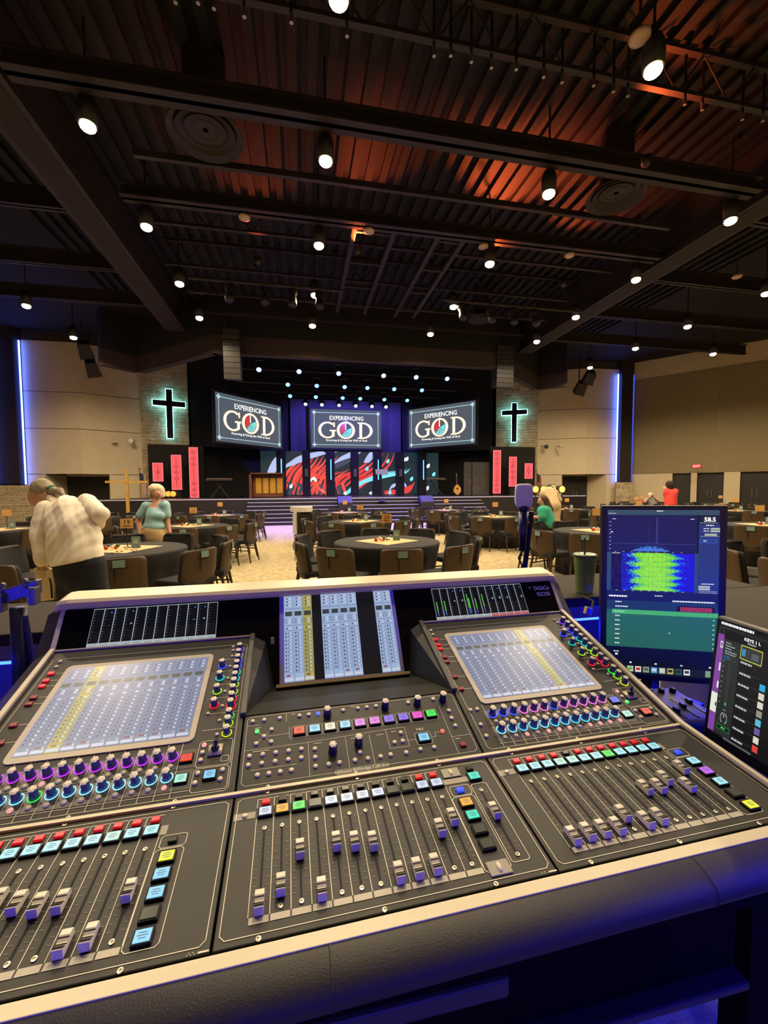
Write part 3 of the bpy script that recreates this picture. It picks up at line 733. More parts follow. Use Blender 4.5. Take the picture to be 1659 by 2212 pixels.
for x0, x1, zc, lb in ((320, 440, 22.35, 'left'), (1058, 1156, 25.6, 'right')):
    a, b = at(x0, 1000, zc), at(x1, 1000, zc+(1.0 if lb == 'left' else .6))
    m_ = MB(); slab(m_, a[:2], b[:2], SZ, at(x0, 1000, zc)[2]+1.0, .1)
    tag(m_.build('stage_side_screen', M_BLACK), 'dark backing screen behind the %s red banners' % lb, 'screen panel', 'dark screens behind the banners')
# ------------------------------------------------------------------ loudspeakers
def pa(px0, px1, y0, y1, Y, label, curve):
    a, b = aty(px0, y0, Y), aty(px1, y0, Y); Wd = b[0]-a[0]; z1 = a[2]; z0 = aty(px0, y1, Y)[2]
    r = thing('line_array', label, 'speaker', ((a[0]+b[0])/2, Y, z0), 0, 'hung line array speakers')
    n = 9; h = (z1-z0)/n
    for i in range(n):
        ti = .03*(n-1-i)*curve
        MB().prism([(-.2, -h*.46), (.35, -h*.4), (.35, h*.4), (-.2, h*.46)], -Wd/2, Wd/2, 'x').build('array_box', mat('speaker_grey', '#211b18', .6), r, T(0, .02*(n-i)*curve, h*(i+.5)) @ RX(ti))
    for s in (-1, 1): MB().tube((s*Wd*.3, 0, z1-z0), (s*Wd*.3, 0, CZ-z0), .015, n=6).build('hanging_wire', M_STEEL, r)
pa(482, 518, 712, 818, 17.3, 'black line array speaker hanging left of the stage', .5)
pa(1071, 1107, 748, 836, 17.8, 'black line array speaker hanging right of the stage', .5)
def wall_speaker(px, py, zc, dx, label):
    p = at(px, py, zc); r = thing('hanging_speaker', label, 'speaker', p, 0, 'tilted speakers high on the side walls')
    M0 = RZ(dx*.5) @ RX(.6) @ RY(-dx*.3)
    MB().prism([(-.3, -.35), (.3, -.35), (.2, .35), (-.2, .35)], -.3, .3, 'y').build('speaker_box', mat('speaker_black', '#1d1916', .5), r, M0, False, .02)
    MB().box((0, -.305, 0), (.5, .02, .62)).build('speaker_grille', mat('speaker_grille', '#34302b', .7), r, M0)
    MB().tube((-.1, 0, .2), (-.1, 0, CZ-p[2]), .03, n=6).build('hanging_bracket', M_STEEL, r)
    return r
wall_speaker(183, 755, 19.4, 1, 'upper tilted black speaker high on the left wall')
wall_speaker(199, 795, 19.8, 1, 'lower tilted black speaker high on the left wall')
wall_speaker(1273, 815, 24.0, -1, 'upper tilted black speaker high on the right wall')
wall_speaker(1254, 838, 24.4, -1, 'lower tilted black speaker high on the right wall')
def wall_box(px, py, zc, sz, hexc, label, cat, arm=True):
    p = at(px, py, zc); r = thing('wall_camera' if arm else 'wall_box', label, cat, p, 0)
    MB().lathe([(sz*.5, -sz*.5), (sz, -sz*.2), (sz, sz*.4), (sz*.6, sz*.6)], 12).build('camera_body' if arm else 'box_body', mat('c'+hexc, hexc, .5), r, RX(PI/2) if arm else None, True)
    MB().tube((0, 0, 0), (0, .45, .1), sz*.3, n=6).build('wall_arm', M_WALL, r)
wall_box(283, 953, 22.0, .13, '#e8e4da', 'white camera on an arm, left wall beside the stone', 'camera')
wall_box(247, 955, 21.7, .13, '#cfc4aa', 'small round sensor on the left cream wall', 'sensor', False)
wall_box(1180, 965, 26.0, .13, '#3a342c', 'dark camera on an arm, right wall beside the stone', 'camera')
wall_box(1211, 965, 25.7, .12, '#cfc4aa', 'small round sensor on the right cream wall', 'sensor', False)
# ------------------------------------------------------------------ FOH bars with spotlights (they also wash the ceiling red)
bar_y = 13.1
for x0, x1, lb in ((-3.0, 1.4, 'left'), (4.6, 9.5, 'right')):
    tag(MB().tube((x0, bar_y, 7.55), (x1, bar_y, 7.55), .05, n=8).build('lighting_bar', M_STEEL), '%s lighting bar with spotlights under the mid ceiling' % lb, 'lighting bar', 'lighting bars under the ceiling')
spot_body = MB().lathe([(.12, 0), (.13, .1), (.1, .35), (.14, .4), (.14, .55), (.05, .6)], 12).mesh('spot_body', M_CAN, True)
for i, x in enumerate([-1.9, -.9, -.1, .7, 5.3, 6.3, 7.1, 7.9]):
    o = thing('spotlight', 'black spotlight, %s from left on the lighting bars' % (ordn+['eighth'])[i], 'spotlight', (x, bar_y, 6.95), 0, 'black spotlights on the lighting bars')
    put('spot_body', spot_body, o, T(0, 0, .05) @ RX(-.35)); MB().tube((0, 0, .4), (0, 0, .62), .025, n=6).build('spot_clamp', M_STEEL, o)
M_REDUP = glow('red_uplight_lens', '#ff4a20', 2.0)
for i, (x, y, pw) in enumerate([(1.6, 11.2, 90), (5.4, 11.2, 380), (8.0, 11.8, 120), (-1.0, 12.2, 40), (6.6, 7.2, 60)]):
    o = thing('ceiling_uplight', 'small red uplight can on the ceiling steel, %s' % ['left of centre', 'right of centre', 'far right', 'far left', 'near the camera'][i], 'light', (x, y, 7.75), 0, 'red uplights on the ceiling steel')
    MB().lathe([(.05, -.1), (.09, -.05), (.09, .08)], 10).build('uplight_can', M_CAN, o, None, True)
    MB().lathe([(.06, .081), (.075, .085), (.03, .09)], 10).build('uplight_lens', M_REDUP, o)
    lamp('uplight_beam', 'SPOT', (0, 0, .15), pw*4.0, (1.0, .13, .03), o, .06, 1.7, .6, (0, -.85, .6))
# ------------------------------------------------------------------ things on the stage
M_WOOD = mat('brown_piano_wood', '#6a3a1c', .4, var=.2, vs=6)
def front_of(px, py, zc): return at(px, py, zc)
pn = thing('upright_piano', 'brown piano with four gold panels on the left of the stage', 'piano', (*aty(580, 1070, 23.0)[:2], SZ))
MB().box((0, .15, .62), (1.55, .55, 1.2)).build('piano_case', M_WOOD, pn, None, False, .02)
MB().box((0, -.2, 1.24), (1.65, 1.2, .05)).build('piano_lid', M_WOOD, pn)
MB().box((-.85, -.1, .6), (.12, .9, 1.2)).build('piano_cheek', M_WOOD, pn)
gp = mat('gold_panel', '#b5852c', .4, .3, emit='#b5852c', es=.25, var=.3, vs=12)  # no lamp inside: faint emission in the material makes the panels look lit
for k in range(4): MB().box((-.48+k*.36, -.14, .62), (.28, .04, .8)).build('gold_panel', gp, pn)
def stand_kb(px, Y, label, w_, hexc):
    p = aty(px, 1060, Y); r = thing('stage_keyboard', label, 'keyboard', (p[0], Y, SZ))
    MB().box((0, 0, .95), (w_, .35, .1)).build('keyboard_body', mat('kb'+hexc, hexc, .5), r)
    MB().box((0, -.1, 1.01), (w_*.92, .14, .02)).build('keyboard_keys', mat('ivory_keys', '#8a8680', .4), r)
    for s in (-1, 1):
        MB().tube((s*w_*.35, -.2, 0), (-s*w_*.2, .1, .9), .025, n=6).build('stand_leg', M_STEEL, r)
        MB().tube((s*w_*.35, .2, 0), (-s*w_*.2, .1, .9), .025, n=6).build('stand_leg', M_STEEL, r)
stand_kb(475, 23.5, 'dark keyboard on a stand at far left of the stage', 1.3, '#41262a')
stand_kb(940, 23.2, 'dark keyboard on a stand right of the LED panels', 1.2, '#26222c')
mst = thing('music_stand', 'thin black music stand at the centre front of the stage', 'music stand', (*aty(826, 1072, 19.6)[:2], SZ*6/7))
MB().tube((0, 0, 0), (0, 0, 1.05), .015, n=6).build('stand_pole', M_STEEL, mst)
MB().box((0, -.05, 1.12), (.6, .03, .28)).build('stand_desk', mat('grey_desk', '#5b5a72', .4), mst, RX(-.5) @ T(0, -.5, .15))
MB().lathe([(.22, 0), (.2, .02), (.02, .06)], 12).build('stand_base', M_STEEL, mst)
gt = thing('acoustic_guitar', 'tan acoustic guitar standing on the right of the stage', 'guitar', (*aty(988, 1070, 22.5)[:2], SZ))
gb = MB()
gb.prism([(.24*math.cos(t)*(.72+.28*math.cos(2*t-.2)*(1 if math.sin(t) < 0 else .6))*1.0, .34+.3*math.sin(t)) for t in [2*PI*i/24 for i in range(24)]], -.05, .05, 'y')
gb.build('guitar_body', mat('tan_spruce', '#c08a3a', .35), gt, RX(-.12))
MB().tube((0, -.056, .4), (0, -.05, .4), .06, n=12).build('sound_hole', M_BLACK, gt, RX(-.12))
MB().box((0, 0, .86), (.055, .04, .55)).build('guitar_neck', mat('dark_rosewood', '#3a2114', .5), gt, RX(-.12))
MB().box((0, 0, 1.2), (.09, .03, .16)).build('guitar_head', mat('dark_rosewood'), gt, RX(-.12))
dc = thing('drum_shield', 'clear drum shield with dark drums on the right stage', 'drum kit', (*aty(1030, 1070, 24.3)[:2], SZ))
M_ACR = mat('clear_acrylic', '#8a8684', .08, 0, trans=.0, alpha=.18)
for k in range(4): MB().box((-.75+k*.5, -.5+.1*abs(k-1.5), 1.0), (.49, .015, 2.0)).build('shield_pane', M_ACR, dc, RZ(0))
MB().tube((0, 0, .35), (0, .5, .35), .3, n=18).build('bass_drum', mat('drum_dark', '#3c2420', .4), dc)
for x, y, z in ((-.45, .1, .75), (.4, .1, .78), (.0, .2, .85)): MB().tube((x, y, z), (x, y, z+.22), .18, n=14).build('drum', mat('drum_dark'), dc)
for x, z in ((-.75, 1.3), (.75, 1.25), (.45, 1.45)):
    MB().lathe([(.02, .02), (.25, 0), (.02, -.01)], 16).build('cymbal', mat('brass_cymbal', '#8a6a3a', .3, .8), dc, T(x, .2, z)); MB().tube((x, .2, 0), (x, .2, z), .015, n=6).build('cymbal_stand', M_STEEL, dc)
def wedge(px, py, Y, zz, label):
    p = aty(px, py, Y); r = thing('floor_monitor', label, 'speaker', (p[0], Y, zz), PI, 'floor monitors at the stage steps')
    MB().prism([(-.3, 0), (.3, 0), (.3, .25), (-.02, .55), (-.3, .5)], -.33, .33, 'x').build('monitor_box', mat('speaker_black'), r, None, False, .015)
    MB().box((0, 0, 0), (.56, .02, .4)).build('monitor_grille', mat('speaker_grille'), r, T(0, .17, .41) @ RX(.75))
wedge(745, 1088, 19.4, SZ*4/7, 'black floor monitor on the steps left of centre')
wedge(920, 1085, 19.4, SZ*4/7, 'black floor monitor on the steps right of centre')
def par(px, py, zc, label, hexc):
    p = at(px, py, zc); r = thing('par_light', label, 'stage light', p, 0, 'glowing lamps low at the stage sides')
    MB().lathe([(.15, .02), (.17, 0), (.16, .22), (.06, .3)], 14).build('lamp_head', M_CAN, r, RX(-PI/2), True)
    MB().lathe([(.14, 0), (.1, .015), (.02, .03)], 14).build('lamp_lens', glow('par_'+hexc, hexc, 2.6), r, T(0, -.01, 0) @ RX(PI/2), True)
    MB().tube((0, 0, 0), (0, 0, -max(.1, p[2])), .025, n=6).build('lamp_stand', M_STEEL, r)
for i, px in enumerate((354, 364, 374)): par(px, 1067, 21.2, '%s glowing orange lamp behind the woman in light blue' % ordn[i], '#ff8a30')
for i, (px, py) in enumerate(((1157, 1057), (1174, 1057), (1194, 1055), (1214, 1057))): par(px, py, 17.5, '%s glowing lamp near the right stage side' % ordn[i], '#ffa850')
def flag(px, zc, label):
    p = at(px, 1060, zc); r = thing('flag', label, 'flag', (p[0], p[1], 0), 0, 'flags on poles')
    MB().tube((0, 0, 0), (0, 0, 2.5), .018, n=6).ball((0, 0, 2.53), .05, 8, 5).build('flag_pole', mat('brass_pole', '#8a6a2c', .4, .7), r)
    MB().lathe([(.2, 0), (.18, .04), (.02, .06)], 14).build('flag_base', mat('brass_pole'), r)
    n = 7
    for k in range(n):
        x0 = .03+.035*k; c = ['#7a2430', '#b9ab98'][k % 2]
        MB().quad((x0, -.03*(k % 2), 2.35-.02*k), (x0+.036, -.03*((k+1) % 2), 2.32-.02*k), (x0+.06, -.04*((k+1) % 2), 1.2+.03*k), (x0+.02, -.04*(k % 2), 1.15+.03*k)).build('flag_stripe', mat('flag'+c, c, .9), r)
    MB().quad((.02, -.05, 2.36), (.17, -.06, 2.26), (.19, -.06, 1.85), (.03, -.05, 1.9)).build('flag_canton', mat('flag_navy', '#1c2238', .9), r)
flag(303, 19.5, 'furled striped flag on a pole beside the left stone wall')
flag(1158, 23.5, 'furled striped flag on a pole beside the right stone wall')
wc = thing('wooden_cross', 'tall thin golden wooden cross standing by the left wall', 'cross', (*at(275, 1060, 17.0)[:2], 0), 0)
M_OAK = mat('golden_oak', '#b08a42', .6, var=.15, vs=5)
zt_ = at(275, 1014, 17)[2]; zm = at(275, 1041, 17)[2]
MB().box((0, 0, zt_/2), (.1, .1, zt_)).build('upright_post', M_OAK, wc); MB().box((0, -.02, zm), (1.55, .09, .09)).build('cross_arm', M_OAK, wc)
MB().box((0, 0, .05), (.7, .7, .1)).build('cross_base', M_OAK, wc)
bp = thing('lectern', 'black lectern with a white curved top behind the tables', 'lectern', (*atz(656, 1178, 0)[:2], 0), .25)
MB().box((0, 0, .46), (.42, .42, .92)).build('lectern_body', mat('lectern_black', '#1a1713', .4), bp, None, False, .02)
MB().prism([(-.3*math.cos(t), .24-.52*math.sin(t)) for t in [PI*i/14 for i in range(15)]], .92, 1.06, 'z').build('lectern_top', mat('white_laminate', '#c8c2b6', .35), bp, None, False, .01)
MB().box((-.235, 0, .62), (.04, .3, .6)).build('side_panel', mat('white_laminate'), bp)
# ------------------------------------------------------------------ chairs and tables
M_SHELL = mat('brown_chair_shell', '#42301c', .55, var=.15, vs=6)
M_CUSH = mat('black_chair_fabric', '#181614', .9, var=.12, vs=60, bump=.15, bs=300)
M_LEG = mat('dark_chair_wood', '#33200f', .5)
M_CARD = mat('pale_teal_card', '#6b8886', .6)
def curved(rows, thick, curve, y0, rec, zb):
    m_ = MB(); n = 8; k = len(rows)
    for side in (0, 1):
        for z, hw in rows:
            for i in range(n+1):
                s = -1+2*i/n; x = s*hw
                m_.v.append((x, y0-rec*(z-zb)/.43+curve*s*s-(thick if side == 0 else 0), z))
    N = (n+1)*k
    for j in range(k-1):
        for i in range(n):
            a = j*(n+1)+i; m_.f.append((a, a+1, a+n+2, a+n+1)); m_.f.append((N+a, N+a+n+1, N+a+n+2, N+a+1))
    for j in range(k-1):
        a = j*(n+1); m_.f.append((a, a+n+1, N+a+n+1, N+a)); a += n; m_.f.append((a, N+a, N+a+n+1, a+n+1))
    for i in range(n):
        m_.f.append((i, N+i, N+i+1, i+1)); a = (k-1)*(n+1)+i; m_.f.append((a, a+1, N+a+1, N+a))
    m_.m = [0]*len(m_.f); return m_
chair = thing('banquet_chair', 'brown-backed black banquet chair', 'chair', (0, 0, 0), 0)
sh = curved([(.36, .215), (.42, .235), (.55, .25), (.72, .25), (.79, .248), (.82, .236), (.833, .205)], .018, .05, -.215, .07, .4).build('back_shell', M_SHELL, chair, None, True)
MB().box((0, -.306, .775), (.11, .008, .075)).build('card_holder', M_CARD, sh)
MB().box((-.0, -.296, .728), (.17, .006, .008)).box((-.045, -.285, .655), (.012, .006, .15)).build('pocket_slit', M_BLACK, sh)
curved([(.45, .225), (.5, .24), (.7, .243), (.78, .238), (.81, .225), (.822, .19)], .045, .05, -.165, .07, .4).build('back_cushion', M_CUSH, chair, None, True)
MB().box((0, 0, .435), (.49, .47, .085)).build('seat', M_CUSH, chair, None, False, .025, 3)
for sx in (-1, 1):
    MB().tube((sx*.205, .17, .4), (sx*.225, .22, 0), .02, .014, 6).build('leg', M_LEG, chair)
    MB().tube((sx*.205, -.19, .42), (sx*.225, -.27, 0), .021, .014, 6).build('leg', M_LEG, chair)
    MB().tube((sx*.213, .185, .27), (sx*.213, -.22, .25), .012, n=6).build('stretcher', M_LEG, chair)
CPOS = ['at the front', 'at the front right', 'on the right, nearer', 'on the right, farther', 'at the back right', 'at the back', 'at the back left', 'on the left, farther', 'on the left, nearer', 'at the front left']
M_CLOTH = mat('black_tablecloth', '#181614', .85, var=.08, vs=40, bump=.1, bs=200)
def cloth_mesh(R):
    m_ = MB(); n = 72; prof = [(.0, .765), (R-.03, .765), (R-.006, .758), (R+.004, .735), (R-.03, .6), (R-.07, .42), (R-.06, .02)]
    for j, (r, z) in enumerate(prof):
        for i in range(n):
            th = 2*PI*i/n; rr = r+(.028*math.sin(th*12)*(j-3)/3 if j > 3 else 0)
            m_.v.append((rr*math.cos(th), rr*math.sin(th), z))
    for j in range(len(prof)-1):
        for i in range(n): m_.f.append((j*n+i, j*n+(i+1) % n, (j+1)*n+(i+1) % n, (j+1)*n+i))
    m_.m = [0]*len(m_.f); return m_.mesh('tablecloth', M_CLOTH, True)
CL = cloth_mesh(.765)
top_me = MB().lathe([(.73, .71), (.745, .72), (.745, .74), (.73, .75)], 36).mesh('tabletop', mat('ply_table', '#7a6448', .6))
ped_me = MB().tube((0, 0, .03), (0, 0, .71), .04, n=10).mesh('pedestal', M_STEEL)
bas_me = MB().box((0, 0, .02), (.8, .06, .03)).box((0, 0, .02), (.06, .8, .03)).mesh('pedestal_foot', M_STEEL)
M_KRAFT = mat('kraft_paper', '#d2a873', .8, var=.05, vs=8)
M_SIGN = mat('kraft_sign_board', '#c0944e', .7, var=.06, vs=10)
M_INK = mat('dark_ink', '#1a130c', .8)
M_TEALC = mat('teal_menu_card', '#5f7a76', .5)
pap_me = MB().box((0, 0, .001), (.66, .66, .002)).mesh('paper_square', M_KRAFT)
mrod = MB().tube((0, 0, 0), (0, 0, .26), .006, n=6).mesh('sign_rod', M_STEEL)
mbase = MB().lathe([(.05, 0), (.05, .006), (.01, .012)], 12).mesh('sign_base', M_STEEL)
mboard = MB().box((0, 0, .32), (.145, .008, .125)).mesh('sign_board', M_SIGN)
card_me = MB().prism([(-.02, 0), (.03, 0), (.012, .15), (.004, .15)], -.05, .05, 'x').mesh('card_stand', M_TEALC)
cpr_me = MB().box((0, -.006, .09), (.05, .003, .012)).box((0, -.008, .07), (.06, .003, .008)).box((0, -.004, .11), (.05, .003, .006)).mesh('card_print', mat('cream_print', '#c9c6a8', .6))
FLC = [mat('flower_red', '#b02a24', .6), mat('flower_white', '#d8c6a6', .6), mat('leaf_green', '#4a5a34', .7)]
def centre_piece(x, y, num, tname, rz):
    z = .7665
    o = put('paper_square', pap_me); o.location = (x, y, z); o.rotation_euler = (0, 0, rz+PI/4)
    tag(o, 'kraft paper square in the middle of %s' % tname, 'paper', 'kraft paper squares on tables')
    s = thing('table_sign', 'small kraft number sign on a rod on %s' % tname, 'sign', (x+.02, y+.1, z+.002), -math.atan2(x, y)*.8, 'number signs on tables')
    put('sign_rod', mrod, s); put('sign_base', mbase, s); b = put('sign_board', mboard, s)
    if num: letter(num, .085, M_INK, b, T(0, -.006, .335) @ RX(PI/2), 'number'); MB().box((0, -.006, .285), (.09, .002, .008)).build('underline', M_INK, b)
    c = thing('menu_card', 'upright teal card in a holder on %s' % tname, 'card', (x+.15, y+.02, z+.002), -math.atan2(x, y)*.8-.1, 'teal cards on tables')
    put('card_body', card_me, c); put('card_print', cpr_me, c)
    f = thing('flower_bunch', 'small bunch of red and white flowers on %s' % tname, 'flowers', (x-.12, y-.03, z+.002), 0, 'flower bunches on tables')
    for k in range(6):
        a = k*1.3; MB().ball((.055*math.cos(a)*(1+.3*(k % 2)), .045*math.sin(a), .025+.01*(k % 3)), .022+.005*(k % 2), 8, 5).build('flower', FLC[0 if k % 3 == 0 else 1 if k % 3 == 1 else 2], f, None, True)
TAB = [(-2.26, 5.98, '19', 'table nineteen', -71), (1.24, 5.96, '20', 'table twenty', -93), (5.2, 6.5, '', 'the table behind the large monitor', -100), (9.1, 6.7, '', 'the near table at the right edge', -80),
       (-5.8, 9.66, '', 'the table at the left edge', -75), (-2.27, 9.57, '11', 'table eleven', -84), (1.4, 9.86, '12', 'table twelve', -88), (5.17, 10.42, '', 'the table of the woman in teal', -97), (9.3, 10.0, '', 'the table hidden by the large monitor', -90), (13.8, 10.95, '', 'the mid table at the right edge', -90),
       (-5.9, 13.4, '', 'the table beyond the man in white', -90), (-2.38, 13.34, '', 'the table beyond table eleven', -90), (1.45, 13.7, '', 'the table beyond table twelve', -80), (5.09, 14.06, '', 'the table below the right floor monitor', -95), (9.42, 13.4, '', 'the far table left of the large monitor', -85), (13.5, 14.7, '', 'the far table beyond the large monitor', -90),
       (15.7, 16.8, '', 'the far table by the capped person', -60), (18.3, 15.2, '', 'the farthest table on the right', -90), (5.8, 3.1, '', 'the table just outside the right edge', -71)]
random.seed(21)
first = True
for ti, (tx, ty, num, tn, off) in enumerate(TAB):
    t = thing('round_table', 'round folding table under the black cloth of %s' % tn, 'table', (tx, ty, 0), 0, 'round tables')
    put('tabletop', top_me, t); put('pedestal', ped_me, t); put('pedestal_foot', bas_me, t)
    c = put('tablecloth', CL); c.location = (tx, ty, .002); c.rotation_euler = (0, 0, random.random())
    tag(c, 'floor length black cloth over %s' % tn, 'tablecloth', 'black tablecloths')
    centre_piece(tx, ty, num, tn, random.uniform(-.15, .15)-math.atan2(tx, ty))
    for k in range(10):
        a = math.radians(off+36*k+random.uniform(-2, 2)); rr = 1.06+random.uniform(-.02, .05)
        if ti == 0 and k == 9: rr = 1.3; a -= .12
        p = (tx+rr*math.cos(a), ty+rr*math.sin(a), 0); rz = a+PI/2+random.uniform(-.07, .07)
        rel = int(math.floor(((off+36*k+90) % 360)/36+.5)) % 10
        if math.hypot(p[0]-.1, p[1]-.9) < 1.7 or p[1] < 2.2: continue
        lb = 'brown chair %s of %s' % (CPOS[rel], tn)
        if first:
            chair.location = p; chair.rotation_euler = (0, 0, rz); tag(chair, lb, None, 'brown-backed banquet chairs'); first = False
        else: dup(chair, p, rz, lb, 'brown-backed banquet chairs')
# party bits scattered on table 19
for k in range(14):
    a = random.uniform(0, 2*PI); r_ = random.uniform(.12, .45)
    o = MB().ball((0, 0, .012), .016, 8, 5, (1.3, .8, .8)).build('wrapped_candy', FLC[1], None, None, True); o.location = (-2.3+r_*math.cos(a), 5.75+.6*r_*math.sin(a), .769)
    tag(o, 'small white wrapped sweet scattered on the paper of table nineteen', 'sweet', 'sweets scattered on table 19')
hb = thing('white_bag', 'white bag standing on the floor beyond table twenty', 'bag', (3.05, 11.2, .0), 0)
MB().prism([(-.17, .0), (.17, .02), (.14, .3), (.0, .26), (-.13, .32)], -.05, .05, 'y').build('bag_body', mat('white_fabric', '#d9cdb4', .8), hb, None, False, .02)
MB().box((-.13, 0, .5), (.03, .02, .5)).build('bag_strap', mat('white_fabric'), hb)
# ------------------------------------------------------------------ people
SKIN = mat('skin_warm', '#b88c72', .55, var=.06, vs=12)
ROT = np.stack([AX_R, np.array([math.sin(math.radians(11.389)), math.cos(math.radians(11.389)), 0]), np.array([0, 0, 1.0])], 1)
def person(label, parts, base, group=None):
    r = thing('person', label, 'person', (base[0], base[1], 0), 0, group)
    off = np.array([base[0], base[1], 0.0])
    for nm, prims, mt, kw in parts:
        pr = []
        for p in prims:
            if p[0] == 'c': pr.append(('c', np.array(p[1])-off, np.array(p[2])-off)+tuple(p[3:]))
            else: pr.append(('e', np.array(p[1])-off, p[2], p[3] if len(p) > 3 else ROT))
        if 'cut' in kw: kw = dict(kw); kw['cut'] = [(n_, d-float(np.array(n_)@off)) for n_, d in kw['cut']]
        put(nm, sdf_mesh(nm, pr, mt, **kw), r)
    return r
def chain(pts, rad): return [('c', a, b, ra, rb_) for a, b, ra, rb_ in zip(pts[:-1], pts[1:], rad[:-1], rad[1:])]
def hand(w, d, side, s=1.0):
    """palm and five fingers from wrist w along direction d"""
    w = np.array(w); d = np.array(d, float); d /= np.linalg.norm(d); sd_ = np.array(side, float); sd_ -= d*(sd_@d); sd_ /= np.linalg.norm(sd_)
    pr = [('c', w, w+d*.07*s, .026*s, .032*s)]; up = np.cross(d, sd_)
    for i in range(4):
        b = w+d*.08*s+sd_*(-.027+.018*i)*s; l = (.06, .07, .066, .052)[i]*s
        m1 = b+d*l*.55+up*.004*s; pr += [('c', b, m1, .0095*s, .009*s), ('c', m1, m1+d*l*.5+up*.018*s, .009*s, .007*s)]
    t = w+d*.03*s-sd_*.03*s; t2 = t+d*.035*s-sd_*.02*s; pr += [('c', t, t2, .012*s, .0105*s), ('c', t2, t2+d*.03*s-sd_*.004*s, .0105*s, .008*s)]
    return pr
# man in a white shirt, bending over table 19
Z0 = 3.5
J = lambda x, y, dz=0.0: at(x, y, Z0+dz)
pel = J(172, 1208); lh, rh = J(146, 1216, .02), J(198, 1208, .0)
chest = J(145, 1118, .14); neck = J(124, 1086, .24); hd = J(88, 1066, .30)
ls, rs = J(98, 1102, .14), J(188, 1086, .16)
le, lw = J(86, 1158, .06), J(92, 1214, .02)
re, rw = J(217, 1112, .04), J(210, 1138, .16)
def floor_pt(p, dx=0, dy=0): return np.array([p[0]+dx, p[1]+dy, .05])
lf, rf = floor_pt(lh, -.06, .06), floor_pt(rh, .05, .02)
lk = (lh+lf)/2+np.array([0, .05, 0]); rk = (rh+rf)/2+np.array([0, .05, 0])
fwd = np.array([0, .2, 0])
face = J(72, 1077, .30)-hd; face = face/np.linalg.norm(face)
body = chain([pel, chest, neck], [.11, .11, .06])+[('c', ls, rs, .055, .055)]+chain([ls, le, lw], [.055, .048, .034])+chain([rs, re, rw], [.06, .048, .034])
body += chain([lh, lk, lf], [.09, .065, .05])+chain([rh, rk, rf], [.09, .065, .05])+[('c', lf, lf+fwd, .045, .035), ('c', rf, rf+fwd, .045, .035)]
body += [('c', neck, hd, .055, .06), ('e', hd, (.085, .075, .1)), ('e', hd+face*.045+AX_R*-.01, (.06, .055, .075))]
nose = J(66, 1083, .30); body += [('c', J(72, 1074, .30), nose, .012, .014), ('e', J(76, 1086, .30), (.03, .03, .03)), ('e', J(98, 1069, .22), (.018, .012, .03))]
body += hand(lw, np.array([.1, .1, -1]), AX_R)+hand(rw, AX_R*-.7+np.array([0, .6, -.5]), np.array([0, 0, 1.0]))
shirt = [('c', J(169, 1215), J(157, 1152, .04), .215, .2, .74), ('c', J(157, 1152, .04), J(147, 1120, .1), .2, .185, .74), ('c', J(147, 1120, .1), J(140, 1100, .15), .185, .12, .74), ('c', J(104, 1104, .14), J(182, 1094, .16), .07, .07)]
sleeve_l = chain([ls, le, J(91, 1209, .02)], [.082, .07, .05])+[('c', J(89, 1202, .02), J(91, 1211, .02), .055, .054)]
sleeve_r = chain([rs, re, J(211, 1134, .12)], [.08, .064, .048])
shirt += [('c', J(122, 1089, .22), J(113, 1080, .26), .062, .06)]
jeans = [('c', pel+np.array([0, 0, -.02]), pel+np.array([0, 0, -.12]), .165, .165, .72)]+chain([lh+np.array([0, 0, -.04]), lk, lf+np.array([0, 0, .04])], [.1, .085, .075])+chain([rh+np.array([0, 0, -.04]), rk, rf+np.array([0, 0, .04])], [.1, .085, .075])
hair = [('e', hd-face*.02+np.array([0, 0, .03]), (.098, .085, .095)), ('c', J(98, 1056, .28), J(111, 1059, .24), .055, .035), ('c', J(113, 1060, .24), J(128, 1062, .2), .034, .032), ('c', J(128, 1062, .2), J(137, 1070, .17), .03, .016)]
mn = person('man in a white shirt and jeans, grey ponytail, bending over table nineteen',
       [('body', body, SKIN, dict(h=.009, k=.02)), ('shirt', shirt, mat('white_cotton', '#e6dcc8', .85, var=.04, vs=10), dict(h=.009, k=.04, wob=.011, wf=34, cut=[((.19*AX_R[0], .19*AX_R[1], -1.0), -.89+.19*float(AX_R@J(112, 1222)))])),
        ('sleeve', sleeve_l, mat('white_cotton'), dict(h=.008, k=.02, wob=.006, wf=42)), ('sleeve', sleeve_r, mat('white_cotton'), dict(h=.008, k=.02, wob=.006, wf=34)),
        ('collar', [('c', J(112, 1082, .16), J(131, 1077, .27), .026, .03)], mat('white_cotton'), dict(h=.006, k=.01)),
        ('yoke_seam', chain([J(95, 1108, .02), J(118, 1106, -.03), J(150, 1093, -.02), J(178, 1082, .06)], [.005, .005, .005, .005]), mat('white_cotton'), dict(h=.004, k=.004)) if False else ('cuff', [('c', J(90, 1205, .02), J(91.5, 1212, .02), .053, .052)], mat('white_cotton'), dict(h=.007, k=.01)),
        ('jeans', jeans, mat('dark_denim', '#141a26', .9, var=.2, vs=40), dict(h=.014, k=.05, wob=.002, wf=30)),
        ('hair', hair, mat('grey_hair', '#8a7c66', .7, var=.35, vs=30), dict(h=.007, k=.025, wob=.002, wf=90, cut=[((face[0], face[1], face[2]), float(face@hd)+.045)])),
        ('hair_band', [('e', J(112, 1059, .24), (.035, .04, .05))], mat('green_band', '#1f5c38', .8), dict(h=.006, k=.01, wob=.004, wf=90)),
        ('eye', [('e', J(76, 1073, .24), (.008, .006, .005))], mat('dark_eye', '#1c120c', .3), dict(h=.003, k=.005))], pel)
bag = thing('tote_bag', 'cream canvas bag hanging from the hand of the man', 'bag', J(95, 1290, .0), 0)
bo = J(95, 1290)
def bl(x, y, dz=0): return J(x, y, dz)-bo
